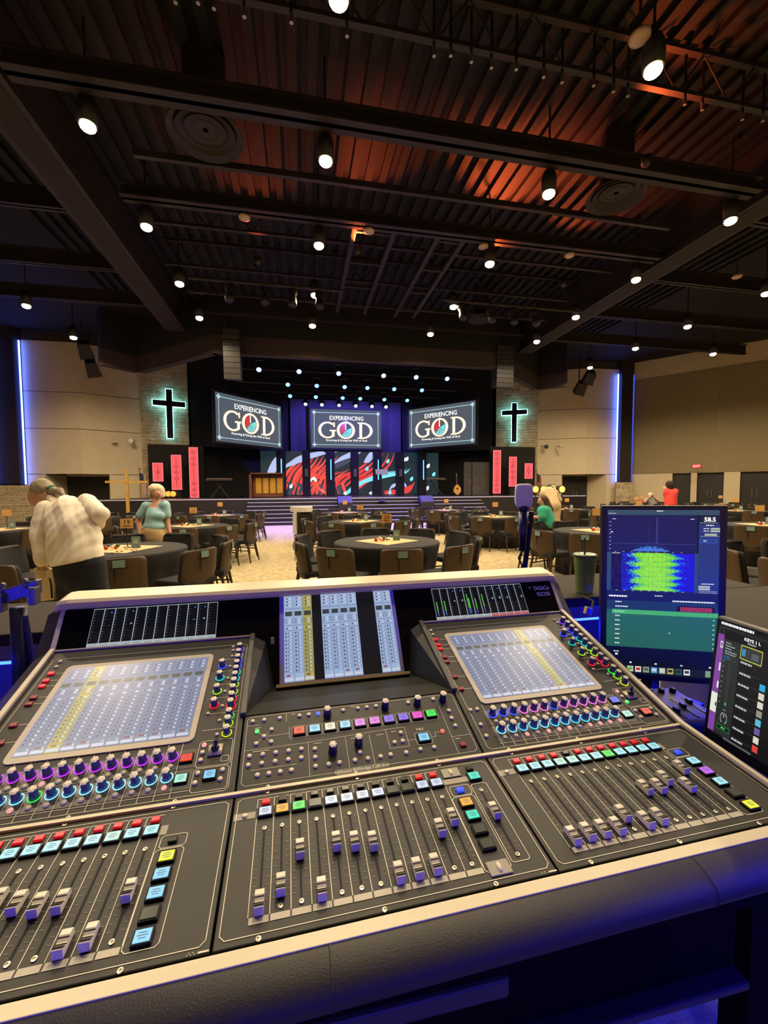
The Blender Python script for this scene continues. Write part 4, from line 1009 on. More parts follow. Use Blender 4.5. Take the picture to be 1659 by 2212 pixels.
poly = [bl(72, 1226), bl(100, 1232), bl(112, 1228), bl(119, 1262), bl(116, 1296), bl(84, 1300), bl(74, 1256)]
mm = MB(); n = len(poly); dpt = np.array([.02, .09, 0])
mm.add([tuple(p) for p in poly]+[tuple(p+dpt) for p in poly], [tuple(range(n)), tuple(range(2*n-1, n-1, -1))]+[(i, n+i, n+(i+1) % n, (i+1) % n) for i in range(n)])
mm.build('bag_body', mat('cream_canvas', '#cbb88c', .9, var=.08, vs=12), bag, None, False, .012)
MB().path([bl(104, 1234, .02), bl(110, 1262, -.01), bl(112, 1292, -.01)], .006).build('bag_edge', M_BLACK, bag)
MB().path([bl(80, 1228, .03), bl(93, 1216, .03), bl(106, 1230, .03)], .006).build('bag_handle', mat('cream_canvas'), bag)
# woman in a light blue top
Z0 = 7.0
hd = J(338, 1063); neck = J(339, 1082); pel = J(334, 1158)
ls, rs = J(316, 1093), J(357, 1091)
le, lw = J(299, 1127, .02), J(304, 1158, -.06); re, rw = J(361, 1124, .02), J(366, 1148, .0)
lh, rh = pel-AX_R*.09, pel+AX_R*.09; lf, rf = floor_pt(lh), floor_pt(rh); lk, rk = (lh+lf)/2, (rh+rf)/2; fw = np.array([0, -.18, 0])
body = chain([pel, J(336, 1110), neck], [.14, .14, .055])+[('c', ls, rs, .06, .06)]+chain([ls, le, lw], [.055, .042, .03])+chain([rs, re, rw], [.055, .042, .03])
body += chain([lh, lk, lf], [.085, .06, .045])+chain([rh, rk, rf], [.085, .06, .045])+[('c', lf, lf+fw, .045, .035), ('c', rf, rf+fw, .045, .035)]
body += [('c', neck, hd, .052, .055), ('e', hd, (.075, .09, .105)), ('e', J(342, 1069, -.05), (.05, .05, .06)), ('c', J(344, 1064, -.09), J(345, 1068, -.105), .01, .014)]
body += hand(lw, np.array([.1, .0, -1]), AX_R)+hand(rw, np.array([.15, 0, -1]), AX_R)
top = chain([J(334, 1140), J(336, 1110)], [.155, .145])+[('c', ls, rs, .065, .065), ('e', J(337, 1114, -.07), (.15, .09, .09)), ('e', J(334, 1137, -.02), (.175, .14, .1))]+chain([ls, J(304, 1112)], [.07, .068])+chain([rs, J(361, 1112)], [.07, .066])
person('woman with white hair in a light blue top and beige shorts',
       [('body', body, mat('skin_fair', '#c79276', .55, var=.05, vs=12), dict(h=.011, k=.02)), ('top', top, mat('light_blue_jersey', '#93bcc2', .85), dict(h=.011, k=.025, wob=.003, wf=30)),
        ('shorts', chain([pel+np.array([0, 0, .06]), pel], [.175, .175])+chain([lh, lk], [.12, .105])+chain([rh, rk], [.12, .105]), mat('beige_shorts', '#b59a6c', .9), dict(h=.014, k=.05)),
        ('hair', [('e', J(337, 1056, .02), (.115, .125, .09)), ('e', J(326, 1066, .02), (.04, .09, .1)), ('e', J(350, 1064, .03), (.035, .08, .085)), ('e', J(337, 1066, .07), (.1, .06, .12))], mat('white_hair', '#cfc0a0', .8, var=.15, vs=40), dict(h=.009, k=.03, wob=.004, wf=70)),
        ('eye', [('e', J(339, 1064, -.095), (.011, .008, .006)), ('e', J(347, 1064, -.093), (.011, .008, .006))], mat('dark_eye'), dict(h=.004, k=.004)),
        ('mouth', [('e', J(343, 1072, -.1), (.02, .008, .006))], mat('lip_red', '#8a4a40', .5), dict(h=.004, k=.004))], pel)
# woman in a teal top, seated
Z0 = 10.0
hd = J(1170, 1082); neck = J(1174, 1096); pel = J(1184, 1138); ls, rs = J(1171, 1103, -.17), J(1176, 1103, .17)
kn1, kn2 = pel+np.array([-.45, -.08, .03]), pel+np.array([-.45, .12, .03]); f1, f2 = floor_pt(kn1), floor_pt(kn2)
le, lw = J(1170, 1118, -.2), J(1152, 1117, -.18); re, rw = J(1166, 1118, .2), J(1150, 1116, .16)
body = chain([pel, J(1178, 1118), neck], [.16, .14, .055])+[('c', ls, rs, .07, .07)]+chain([ls, le, lw], [.06, .045, .03])+chain([rs, re, rw], [.06, .045, .03])+chain([pel, kn1, f1], [.11, .075, .05])+chain([pel, kn2, f2], [.11, .075, .05])
body += [('c', neck, hd, .055, .055), ('e', hd, (.09, .075, .105)), ('c', J(1164, 1082), J(1161, 1086), .012, .016), ('c', f1, f1+np.array([-.16, 0, 0]), .045, .035), ('c', f2, f2+np.array([-.16, 0, 0]), .045, .035)]+hand(lw, -AX_R, np.array([0, 1, 0]))+hand(rw, -AX_R, np.array([0, 1, 0]))
person('woman with long brown hair in a teal top, seated at a table',
       [('body', body, SKIN, dict(h=.014, k=.03)), ('top', chain([J(1182, 1130), J(1177, 1106)], [.2, .17])+[('c', ls, rs, .1, .1)]+chain([ls, J(1171, 1114, -.2)], [.105, .1])+chain([rs, J(1168, 1114, .2)], [.1, .09]), mat('teal_jersey', '#2f9a80', .85), dict(h=.015, k=.05, wob=.003, wf=22)),
        ('trousers', chain([pel, kn1, f1+np.array([0, 0, .08])], [.15, .1, .08])+chain([pel, kn2, f2+np.array([0, 0, .08])], [.15, .1, .08]), mat('black_trousers', '#1a1a1c', .9), dict(h=.018, k=.05)),
        ('hair', [('e', J(1174, 1078), (.1, .1, .1)), ('c', J(1178, 1082), J(1186, 1100), .09, .09), ('c', J(1186, 1100), J(1189, 1112), .085, .05)], mat('brown_hair', '#4a2c18', .7, var=.3, vs=30), dict(h=.012, k=.04, wob=.003, wf=50)),
        ('glasses', [('e', J(1162, 1081, -.06), (.02, .006, .02)), ('c', J(1163, 1081, -.07), J(1172, 1081, -.09), .005, .005)], mat('pink_glasses', '#8a4a50', .4), dict(h=.005, k=.004))], pel)
# person in pale clothes bending near the right doors
Z0 = 12.5
pel = J(1196, 1092); ch = J(1186, 1066, .25); lh, rh = pel-AX_R*.09, pel+AX_R*.09; lf, rf = floor_pt(lh), floor_pt(rh)
ls, rs = J(1174, 1066, .25), J(1198, 1065, .25); le, re = J(1172, 1080, .3), J(1208, 1080, .25); lw, rw = J(1176, 1090, .4), J(1206, 1092, .3); hd = J(1193, 1058, .45)
body = chain([pel, ch], [.15, .15])+[('c', ls, rs, .08, .08), ('c', ch, hd, .06, .06), ('e', hd, (.08, .09, .1))]+chain([ls, le, lw], [.06, .05, .03])+chain([rs, re, rw], [.06, .05, .03])+chain([lh, (lh+lf)/2, lf], [.09, .065, .05])+chain([rh, (rh+rf)/2, rf], [.09, .065, .05])+[('c', lf, lf+fwd, .045, .035), ('c', rf, rf+fwd, .045, .035)]+hand(lw, (0, .3, -1), AX_R)+hand(rw, (0, .3, -1), AX_R)
person('person in a pale shirt and pale trousers bending near the right doors',
       [('body', body, SKIN, dict(h=.018, k=.03)), ('shirt', chain([pel, ch], [.19, .21])+[('c', ls, rs, .11, .11)]+chain([ls, le, lw], [.09, .075, .05])+chain([rs, re, rw], [.09, .075, .05]), mat('pale_shirt', '#bba37c', .9), dict(h=.018, k=.05, wob=.004, wf=20)),
        ('trousers', chain([lh, (lh+lf)/2, lf], [.13, .1, .08])+chain([rh, (rh+rf)/2, rf], [.13, .1, .08]), mat('pale_trousers', '#b59c72', .9), dict(h=.018, k=.05)),
        ('hair', [('e', hd+np.array([0, .02, .03]), (.09, .09, .09))], mat('brown_hair'), dict(h=.014, k=.02))], pel)
# woman in a coral shirt
Z0 = 14.5
pel = J(1449, 1096); ch = J(1449, 1068); hd = J(1447, 1049); ls, rs = J(1441, 1062), J(1458, 1062); lh, rh = pel-AX_R*.09, pel+AX_R*.09; lf, rf = floor_pt(lh), floor_pt(rh)
le, lw = J(1436, 1074, .1), J(1437, 1060, .25); re, rw = J(1458, 1076, .2), J(1446, 1068, .3)
body = chain([pel, ch, J(1448, 1057)], [.15, .15, .06])+[('c', ls, rs, .07, .07), ('e', hd, (.08, .09, .11)), ('c', J(1448, 1057), hd, .055, .055)]+chain([ls, le, lw], [.055, .045, .03])+chain([rs, re, rw], [.055, .045, .03])+chain([lh, (lh+lf)/2, lf], [.09, .065, .05])+chain([rh, (rh+rf)/2, rf], [.09, .065, .05])+[('c', lf, lf+fwd, .045, .035), ('c', rf, rf+fwd, .045, .035)]+hand(lw, (0, .3, 1), AX_R)+hand(rw, (-1, .3, .2), (0, 0, 1))
person('woman with dark hair in a coral shirt standing by the right doors',
       [('body', body, SKIN, dict(h=.018, k=.03)), ('shirt', chain([J(1449, 1088), ch], [.19, .19])+[('c', ls, rs, .1, .1)]+chain([ls, (ls+le)/2], [.095, .085])+chain([rs, (rs+re)/2], [.095, .085]), mat('coral_jersey', '#d8443c', .85), dict(h=.016, k=.05, wob=.003, wf=20)),
        ('trousers', chain([pel, pel+np.array([0, 0, -.05])], [.17, .16])+chain([lh, (lh+lf)/2, lf], [.12, .1, .08])+chain([rh, (rh+rf)/2, rf], [.12, .1, .08]), mat('pale_trousers'), dict(h=.018, k=.05)),
        ('hair', [('e', J(1447, 1046, -.02), (.13, .12, .13)), ('e', J(1449, 1053, -.03), (.11, .08, .09))], mat('dark_brown_hair', '#2c1b12', .8, var=.2, vs=30), dict(h=.014, k=.04, wob=.004, wf=50))], pel)
# person in a cap, leaning back at a far table with hands at the face
Z0 = 18.0
pel = J(1412, 1098); ch = J(1406, 1085); hd = J(1405, 1072); ls, rs = J(1397, 1081), J(1416, 1081)
le, lw = J(1393, 1084, -.15), J(1402, 1075, -.2); re, rw = J(1422, 1082, -.15), J(1411, 1073, -.2)
k1, k2 = pel+np.array([-.2, -.45, .02]), pel+np.array([.15, -.45, .02]); f1, f2 = floor_pt(k1), floor_pt(k2)
body = chain([pel, ch], [.16, .15])+[('c', ls, rs, .08, .08), ('c', ch, hd, .06, .06), ('e', hd, (.08, .09, .11))]+chain([ls, le, lw], [.055, .045, .03])+chain([rs, re, rw], [.055, .045, .03])+chain([pel, k1, f1], [.1, .07, .05])+chain([pel, k2, f2], [.1, .07, .05])+[('c', f1, f1-fwd, .045, .035), ('c', f2, f2-fwd, .045, .035)]+hand(lw, AX_R*.6+np.array([0, 0, .8]), (0, 1, 0))+hand(rw, AX_R*-.6+np.array([0, 0, .8]), (0, 1, 0))
person('person in a cap and grey shirt seated at a far table, hands raised',
       [('body', body, SKIN, dict(h=.02, k=.03)), ('shirt', chain([pel, ch], [.2, .19])+[('c', ls, rs, .11, .11)]+chain([ls, (ls+le)/2], [.1, .09])+chain([rs, (rs+re)/2], [.1, .09]), mat('grey_shirt', '#8f8a84', .9), dict(h=.018, k=.05)),
        ('trousers', chain([pel, k1, f1], [.15, .1, .08])+chain([pel, k2, f2], [.15, .1, .08]), mat('black_trousers'), dict(h=.02, k=.05)),
        ('cap', [('e', J(1405, 1068), (.1, .11, .08)), ('e', J(1404, 1070, -.12), (.08, .1, .02))], mat('white_cap', '#c4b8a4', .8), dict(h=.014, k=.02))], pel)
rc = sdf_mesh('red_jacket', [('e', (0, 0, .04), (.35, .2, .07), np.eye(3)), ('e', (.15, .05, .08), (.18, .15, .07), np.eye(3)), ('e', (-.2, 0, .09), (.12, .12, .08), np.eye(3))], mat('red_cloth', '#9a2c28', .9), h=.02, k=.06, wob=.01, wf=16)
o = put('red_jacket', rc); o.location = (15.35, 16.4, .80); tag(o, 'crumpled red jacket lying on the far right table', 'jacket')
# ------------------------------------------------------------------ the mixing booth
M_COUNTER = mat('brown_counter', '#231a11', .7, spec=.15, var=.12, vs=5)
M_DESKB = mat('black_desk', '#040404', .8, spec=.1, var=.1, vs=6)
M_BWALL = mat('booth_wall_grey', '#4a4650', .8, var=.05, vs=4)
CT = 1.07
bw = structure(MB().box((-.2, 1.83, CT/2-.02), (3.6, .12, CT-.04)).box((-2.0, .3, CT/2-.02), (.12, 3.2, CT-.04)).box((1.98, .3, CT/2-.02), (.12, 3.2, CT-.04)).box((0, -.85, CT/2-.02), (4.0, .12, CT-.04)).build('wall_booth', M_BWALL))
ctop = thing('booth_counter', 'dark brown counter running around the mixing booth', 'counter', (0, 1.72, CT-.04), 0)
MB().box((-.05, 0, .02), (4.2, .42, .04)).build('counter_top', M_COUNTER, ctop, None, False, .006)
MB().box((1.72, -1.5, .02), (.74, 2.58, .04)).build('counter_top', M_COUNTER, ctop, None, False, .006)
MB().box((-1.9, -1.5, .02), (.42, 2.58, .04)).build('counter_top', M_COUNTER, ctop, None, False, .006)
MB().box((0, -2.5, .02), (4.2, .42, .04)).build('counter_top', M_COUNTER, ctop, None, False, .006)
MB().box((-.2, -.19, -.025), (3.6, .02, .05)).build('counter_fascia', mat('grey_fascia', '#6a6058', .35, .3), ctop)
led = []
for nm, c, d, lb in [('f', (-.2, 1.565, .962), (3.4, .012, .012), 'blue LED strip under the counter in front of the console'), ('r', (1.40, .3, 1.015), (.015, 2.4, .012), 'blue LED strip under the right booth counter'), ('l', (-1.925, .3, .955), (.015, 2.6, .02), 'blue LED strip under the left booth counter'), ('b', (0, -.775, .955), (3.0, .015, .02), 'blue LED strip under the rear booth counter')]:
    o = thing('led_strip', lb, 'light strip', c, 0, 'blue LED strips under the booth counter')
    MB().box((0, 0, 0), d).build('led_tape', M_BLUELED if nm in 'fl' else glow('blue_led_right', '#0a18ff', 160.0, True) if nm == 'r' else glow('blue_led_bright', '#0812ff', 78.0, True) , o)
    MB().box((0, 0, .016), (d[0]+.01, d[1]+.01, .008)).build('led_channel', M_METAL, o)
# desk under the console
dk = thing('console_desk', 'black desk carrying the mixing console', 'desk', (.12, .95, 0), .0)
MB().box((.1, .0, .845), (1.75, .86, .03)).build('desk_top', M_DESKB, dk, None, False, .004)
MB().box((-.09, -.41, .775), (1.34, .02, .11)).build('desk_apron', M_DESKB, dk, None, False, .004)
MB().box((-.38, -.445, .842), (1.06, .03, .03)).build('tray_lip', mat('grey_purple_metal', '#3a3740', .5, .2), dk, None, False, .005)
MB().box((-.09, -.43, .715), (1.34, .03, .014)).build('apron_edge', mat('grey_purple_metal'), dk, None, False, .004)
for sx, sy in ((-.74, -.38), (.63, -.40), (-.74, .4), (.9, .4)):
    MB().box((sx, sy, .415), (.05, .05, .83)).build('desk_leg', M_DESKB, dk)
# ------------------------------------------------------------------ mixing console
TH, CX0, CY0, CB = .0221, .1002, 1.1518, .86
PRF = dict(A=np.array([0, 1.2193]), B=np.array([-.0498, 1.1471]), C=np.array([-.4502, 1.0205]), D=np.array([-.6759, .9999]))
def pl_(k, l):
    o = PRF[l]; d = PRF[k]-o; L = np.linalg.norm(d); d = d/L; return o, d, np.array([-d[1], d[0]]), L
PLN = {'M': pl_('A', 'B'), 'U': pl_('B', 'C'), 'L': pl_('C', 'D')}
def vz(pl, w_, h=0.0):
    o, d, n, L = PLN[pl]; p = o+d*w_+n*h; return p[0], p[1]-CB
def PM(pl, u, w_, h=0.0):
    v, z = vz(pl, w_, h); d = PLN[pl][1]; return T(u, v, z) @ RX(math.atan2(d[1], d[0]))
con = thing('mixing_console', 'large black digital mixing console with lit faders, knobs and three screens', 'mixing console', (CX0, CY0, CB), TH)
M_CON = mat('console_black', '#1f1d1a', .5, var=.06, vs=30, spec=.4)
M_CON2 = mat('console_gloss_black', '#0c0b0b', .3, spec=.22)
M_TRIM = mat('console_cream_trim', '#d2c8ac', .4)
M_HOOD = mat('console_hood_silver', '#c4b496', .38, .2)
M_LINE = mat('panel_white_print', '#d8d2c2', .6)
M_GREYP = mat('panel_grey_print', '#918c82', .5)
M_RAIL = mat('console_grey_rail', '#4a4740', .4)
M_SCREW = mat('silver_screw', '#b5ac98', .3, .8)
M_BTN = mat('ivory_button', '#d8cdb4', .35)
MOD = .4436
UL, LL, ML = PLN['U'][3], PLN['L'][3], PLN['M'][3]
for k in (-1, 0, 1):
    wl_ = UL if k else .164
    MB().box((0, wl_/2, -.008), (MOD-.003, wl_-.004, .016)).build('control_panel', M_CON, con, PM('U', k*MOD, 0), False, .0015)
    MB().box((0, LL/2, -.008), (MOD-.003, LL-.006, .016)).build('fader_panel', M_CON, con, PM('L', k*MOD, 0), False, .0015)
MB().box((0, 0, .0), (2*.668, .006, .006)).build('panel_seam_trim', M_TRIM, con, PM('L', 0, LL+.000, .001))
MB().box((0, 0, .0), (2*.668, .005, .006)).build('panel_seam_trim', mat('mauve_trim', '#8f7d88', .4), con, PM('U', 0, UL-.003, .001)) if False else None
for k in (-1, 1): MB().box((0, 0, 0), (MOD, .005, .006)).build('panel_seam_trim', mat('mauve_trim', '#8f7d88', .4), con, PM('U', k*MOD, UL-.001, .001))
# meter bridge
MB().box((0, .055, -.006), (2*.668, .115, .012)).build('meter_bridge', M_CON2, con, PM('M', 0, -.002))
MB().box((0, -.064, -.006), (MOD-.004, .132, .012)).build('meter_bridge_centre', M_CON2, con, PM('M', 0, 0))
# well below the centre screen
v0, z0 = vz('U', .164); v1, z1 = vz('M', -.129, 0)
MB().quad((-MOD/2, v0, z0), (MOD/2, v0, z0), (.17, v1, z1), (-.17, v1, z1)).add([(-MOD/2, v0, z0-.01), (MOD/2, v0, z0-.01), (.17, v1, z1-.01), (-.17, v1, z1-.01)], [(3, 2, 1, 0)]).build('well_floor', M_CON, con)
for s in (-1, 1):
    vt, zt_ = vz('U', UL)
    A_, B_, C_, D_ = (s*MOD/2, v0, z0), (s*.17, v1, z1), (s*.19, vt+.006, zt_-.01), (s*MOD/2, vt, zt_)
    o3 = [(p[0]+s*.004, p[1], p[2]-.001) for p in (A_, B_, C_, D_)]
    MB().add([A_, B_, C_, D_]+o3, [(0, 1, 2, 3), (7, 6, 5, 4), (0, 4, 5, 1), (1, 5, 6, 2), (2, 6, 7, 3), (3, 7, 4, 0)]).build('well_side', M_CON, con)
    MB().box((0, (UL+.164)/2, .003), (.012, UL-.16, .012)).build('side_rail', M_RAIL, con, PM('U', s*(MOD/2+.002), 0), False, .002)
    for fv, fz in ((.35, .6), (.55, .45), (.72, .68)):
        q_ = [A_[i]*(1-fv)+(D_[i]*(1-fz*.6)+B_[i]*fz*.6)*fv for i in range(3)]; MB().ball(tuple(q_), .004, 8, 5).build('side_screw', M_CON2, con)
MB().box((0, -.131, .014), (.33, .007, .03)).build('screen_sill', M_HOOD, con, PM('M', 0, 0))
# cheeks, trims, hood, armrest
for s in (-1, 1):
    pts = [np.array([.035, 1.242]), PRF['A']+np.array([.02, .0]), PRF['B']+np.array([.012, .006]), PRF['C']+np.array([.003, .004]), PRF['D']+np.array([0, .002]), np.array([-.70, .985]), np.array([-.70, .91]), np.array([-.62, CB+.003]), np.array([.06, CB+.003])]
    out = [p-np.array([0, .03]) if i < 6 else p.copy() for i, p in enumerate(pts)]
    n = len(pts); m_ = MB()
    ui, uo = s*.672, s*.716
    m_.add([(s*.66, p[0], p[1]-CB) for p in pts]+[(ui, p[0], p[1]-CB) for p in pts]+[(uo, p[0], p[1]-CB) for p in out],
           [(i, (i+1) % n, n+(i+1) % n, n+i) for i in range(n)]+[(n+i, n+(i+1) % n, 2*n+(i+1) % n, 2*n+i) for i in range(n)]+[tuple(range(n-1, -1, -1)), tuple(range(2*n, 3*n))])
    m_.build('side_cheek', mat('console_cheek', '#2c261f', .55, var=.1, vs=20, bump=.1, bs=200), con)
    tr = MB(); tp = [PRF['A']+np.array([.012, .012]), PRF['A']+np.array([.004, .004]), PRF['B']+np.array([.002, .005]), PRF['C']+np.array([0, .006]), PRF['D']+np.array([0, .006]), PRF['D']+np.array([-.016, .004])]
    for a, b in zip(tp[:-1], tp[1:]):
        d = (b-a)/np.linalg.norm(b-a); nn = np.array([d[1], -d[0]]); nn = nn if nn[1] > 0 else -nn
        tr.add([(s*u_, *(q+nn*t-np.array([0, CB]))) for q in (a, b) for t in (-.006, .003) for u_ in (.664, .6735)], [(0, 1, 3, 2), (4, 6, 7, 5), (0, 4, 5, 1), (2, 3, 7, 6), (0, 2, 6, 4), (1, 5, 7, 3)])
    tr.build('side_trim', M_TRIM, con)
hp = [(-.006, 1.2335), (-.0105, 1.24), (-.008, 1.2495), (.0, 1.2565), (.052, 1.2655), (.062, 1.262), (.066, 1.235), (.03, 1.2335)]
hm = MB(); n = len(hp); us = [-.69, -.672, -.655, .655, .672, .69]; dy = [.02, .004, 0, 0, .004, .02]; dz = [-.012, -.003, 0, 0, -.003, -.012]
for i, u_ in enumerate(us):
    for p in hp: hm.v.append((u_, p[0]+dy[i], max(p[1]+dz[i], 1.222)-CB))
for i in range(len(us)-1):
    for j in range(n): hm.f.append((i*n+j, i*n+(j+1) % n, (i+1)*n+(j+1) % n, (i+1)*n+j))
hm.f += [tuple(range(n-1, -1, -1)), tuple(range((len(us)-1)*n, len(us)*n))]; hm.m = [0]*len(hm.f)
hm.build('hood', M_HOOD, con, None, False)
MB().box((0, .032, 1.229-CB), (1.34, .05, .01)).build('hood_underside', M_CON2, con)
MB().box((0, .085, (1.22+CB)/2-CB), (1.34, .06, 1.22-CB-.01)).build('rear_case', M_CON2, con)
MB().prism([(.05, .02), (-.62, .012), (-.66, .06), (-.66, .1), (-.44, .115), (-.13, .145), (-.04, .16), (.05, .3)], -.66, .66, 'x').build('case_body', M_CON2, con)
MB().box((0, -.008, 0), (1.345, .016, .0024)).build('front_trim', M_TRIM, con, PM('L', 0, 0, .0), False, .001)
ac = (-.6965, .968-CB); ar = MB()
prof = [(v_, z_-CB) for v_, z_ in [(-.686, .9985), (-.699, .9978), (-.710, .9955), (-.720, .9915), (-.728, .9855), (-.7325, .978), (-.7325, .970), (-.729, .962), (-.722, .954), (-.711, .946), (-.697, .940), (-.680, .936), (-.66, .932), (-.655, .98)]]
M_LEATHER = mat('black_leather', '#2e2a24', .6, bump=.35, bs=420)
def leather_nodes():
    nt = M_LEATHER.node_tree; bp = [x for x in nt.nodes if x.type == 'BUMP'][0]
    v = nt.nodes.new('ShaderNodeTexVoronoi'); v.inputs['Scale'].default_value = 520
    tc = [x for x in nt.nodes if x.type == 'TEX_COORD'][0]; nt.links.new(tc.outputs['Object'], v.inputs['Vector']); nt.links.new(v.outputs['Distance'], bp.inputs['Height'])
    bp.inputs['Strength'].default_value = .35; bp.inputs['Distance'].default_value = .0007
leather_nodes()
ar.prism(prof, -.712, .712, 'x'); ar.build('armrest', M_LEATHER, con, None, True)
for u_ in (-.09, .42): MB().path([(u_, v_, z_) for v_, z_ in prof[:11]], .0012, 5).build('armrest_seam', M_LEATHER, con)
# ---- printed lines
def lines(pl, segs, name='printed_lines', mt=None, t=.001):
    m_ = MB(); o = PLN[pl]
    for u0, w0, u1, w1 in segs:
        d = np.array([u1-u0, w1-w0]); l = np.linalg.norm(d)
        if l < 1e-6: continue
        nn = np.array([-d[1], d[0]])/l*t/2
        q = [np.array([u0, w0])+nn, np.array([u0, w0])-nn, np.array([u1, w1])-nn, np.array([u1, w1])+nn]
        m_.quad(*[(p[0], p[1], .0006) for p in q])
    return m_.build(name, mt or M_LINE, con, PM(pl, 0, 0))
def rrect(u0, w0, u1, w1, c=.006):
    return [(u0+c, w0, u1-c, w0), (u1-c, w0, u1, w0+c), (u1, w0+c, u1, w1-c), (u1, w1-c, u1-c, w1), (u1-c, w1, u0+c, w1), (u0+c, w1, u0, w1-c), (u0, w1-c, u0, w0+c), (u0, w0+c, u0+c, w0)]
# ---- shared part meshes
knob_me = MB().lathe([(.0068, 0), (.0064, .004), (.0054, .0155), (.0054, .0165)], 24, (0, 0, 0), 0, .07, 6).lathe([(.0056, .0164), (.0057, .0176), (.0024, .0183)], 24, (0, 0, 0), 1, .11, 6)
KB = mat('smoky_blue_knob', '#3c4468', .25); KT = mat('knob_top_ivory', '#d2c8b4', .35); KBD = mat('navy_knob', '#17193a', .3)
kn_ring = knob_me.mesh('encoder_knob', [KB, KT], False); kn_dark = knob_me.mesh('rotary_knob', [KBD, KT], False)
ring_me = {}
RC = dict(pu=('#c030ff', 2.2), bl=('#3a48ff', 2.6), cy=('#4ac8ff', 2.4), lb=('#7ad8ff', 2.4), te=('#20d8c8', 1.8), yg=('#a8f020', 1.8), rd=('#ff2030', 2.2), gr=('#28f040', 1.9), ye=('#d8f020', 1.8), vi=('#8030ff', 2.2), wp=('#b090d0', 1.4), pk=('#ff70d8', 2.2))
def encoder(pl, u, w_, c, sc=1.0):
    o = put('encoder_knob', kn_ring, con, PM(pl, u, w_, .0003) @ Matrix.Scale(sc, 4))
    if c not in ring_me: ring_me[c] = MB().torus(.0086, .0007, 22, 5, (0, 0, .0006)).mesh('light_ring', glow('ring_'+c, *RC[c]))
    put('light_ring', ring_me[c], o)
    return o
btn_me = MB().lathe([(.0042, 0), (.0042, .0022), (.0032, .0032)], 14).mesh('round_button', M_BTN, True)
BC = dict(pk=glow('btn_pink', '#ffb0a8', .9), gr=glow('btn_green', '#60ff80', 1.1), bl=glow('btn_blue', '#5060ff', 1.6), rd=glow('btn_red', '#ff6058', 1.2))
btn_l = {k: MB().lathe([(.0042, 0), (.0042, .0022), (.0032, .0032)], 14).mesh('round_button', v, True) for k, v in BC.items()}
def button(pl, u, w_, c=None, sc=1.0): return put('round_button', btn_l[c] if c else btn_me, con, PM(pl, u, w_) @ Matrix.Scale(sc, 4))
sw_me = {k: MB().box((0, 0, .002), (.0125, .0095, .004)).mesh('square_switch', v) for k, v in
         dict(rd=mat('red_switch_lit', '#a01020', .35, emit='#ff2030', es=.42), dr=mat('dark_red_switch', '#7a1420', .4, emit='#a01828', es=.12), bk=mat('black_switch', '#1e1d1a', .25), bl=glow('blue_switch', '#2a48ff', 1.3)).items()}
def switch(pl, u, w_, c='rd', sc=1.0): return put('square_switch', sw_me[c], con, PM(pl, u, w_) @ Matrix.Diagonal((sc, sc, 1, 1)), .0012)
keyb_me = MB().box((0, 0, .002), (.0225, .0185, .004)).mesh('key_base', M_CON2)
KC = dict(cy=('#a8f0fa', .95), wh=('#d8e2f8', .95), rd=('#ff3a20', 1.0), gr=('#30f050', 1.0), or_=('#ffb030', 1.0), pu=('#c860ff', .95), vi=('#8a68f0', .95), ma=('#ff48d0', 1.0), pk=('#e878e8', .95), bl=('#3050ff', 1.0), te=('#30e8c8', .95), ye=('#f8f030', 1.0), lg=('#b0f8e0', .95), dk=('#3a4228', .25), sb=('#88d8ff', .95), cr=('#f4ead0', .95))
key_me = {}
def key(pl, u, w_, c, sc=1.0):
    o = put('lcd_key', keyb_me, con, PM(pl, u, w_) @ Matrix.Diagonal((sc, sc, 1, 1)), .001)
    if c not in key_me:
        m_ = MB(); m_.box((0, 0, .0045), (.018, .0135, .0012), 0)
        if c != 'dk':
            for y, l in ((.003, .009), (.0, .012), (-.003, .008)): m_.rect(-l/2, y-.0005, l/2, y+.0005, .00525, 1)
        key_me[c] = m_.mesh('key_face', [glow('key_'+c, *KC[c]), mat('lcd_ink', '#3a5a80', .6)])
    put('key_face', key_me[c], o)
    return o
screw_me = MB().lathe([(.0032, 0), (.0032, .0012), (.0014, .0014), (.0013, .0006)], 12).mesh('panel_screw', M_SCREW)
slot_me = MB().box((0, 0, .0002), (.0026, .112, .0012)).mesh('fader_slot', mat('slot_black', '#050505', .8))
tick_m = MB()
for i, f in enumerate((.0, .12, .22, .34, .44, .55, .66, .76, .86, .94)):
    for s in (-1, 1): tick_m.rect(s*.0078-.0022, .053-.106*f-.0003, s*.0078+.0022, .053-.106*f+.0003, .0005)
tick_me = tick_m.mesh('fader_scale', mat('tick_print', '#8a8478', .6))
capp = [(-.0135, 0), (-.0135, .007), (-.011, .0095), (-.004, .0105), (.002, .0078), (.006, .0085), (.0125, .0125), (.0135, .0118), (.0135, 0)]
M_CAP = mat('ivory_fader_cap', '#cfc8bc', .35)
cap_me = MB().prism([(-a, b) for a, b in reversed(capp)], -.0058, .0058, 'x').mesh('fader_cap', M_CAP)
grip_me = MB()
for y, z in ((-.011, .0122), (-.008, .0101), (-.0045, .0085), (.002, .0095)): grip_me.box((0, y, z), (.0117, .0009, .001))
grip_me = grip_me.mesh('grip_line', M_BLACK)
tab_me = MB().rect(-.0118, -.004, .0118, .004, .0006).mesh('fader_tab', mat('tab_grey', '#b4aea0', .5))
FP = .0256
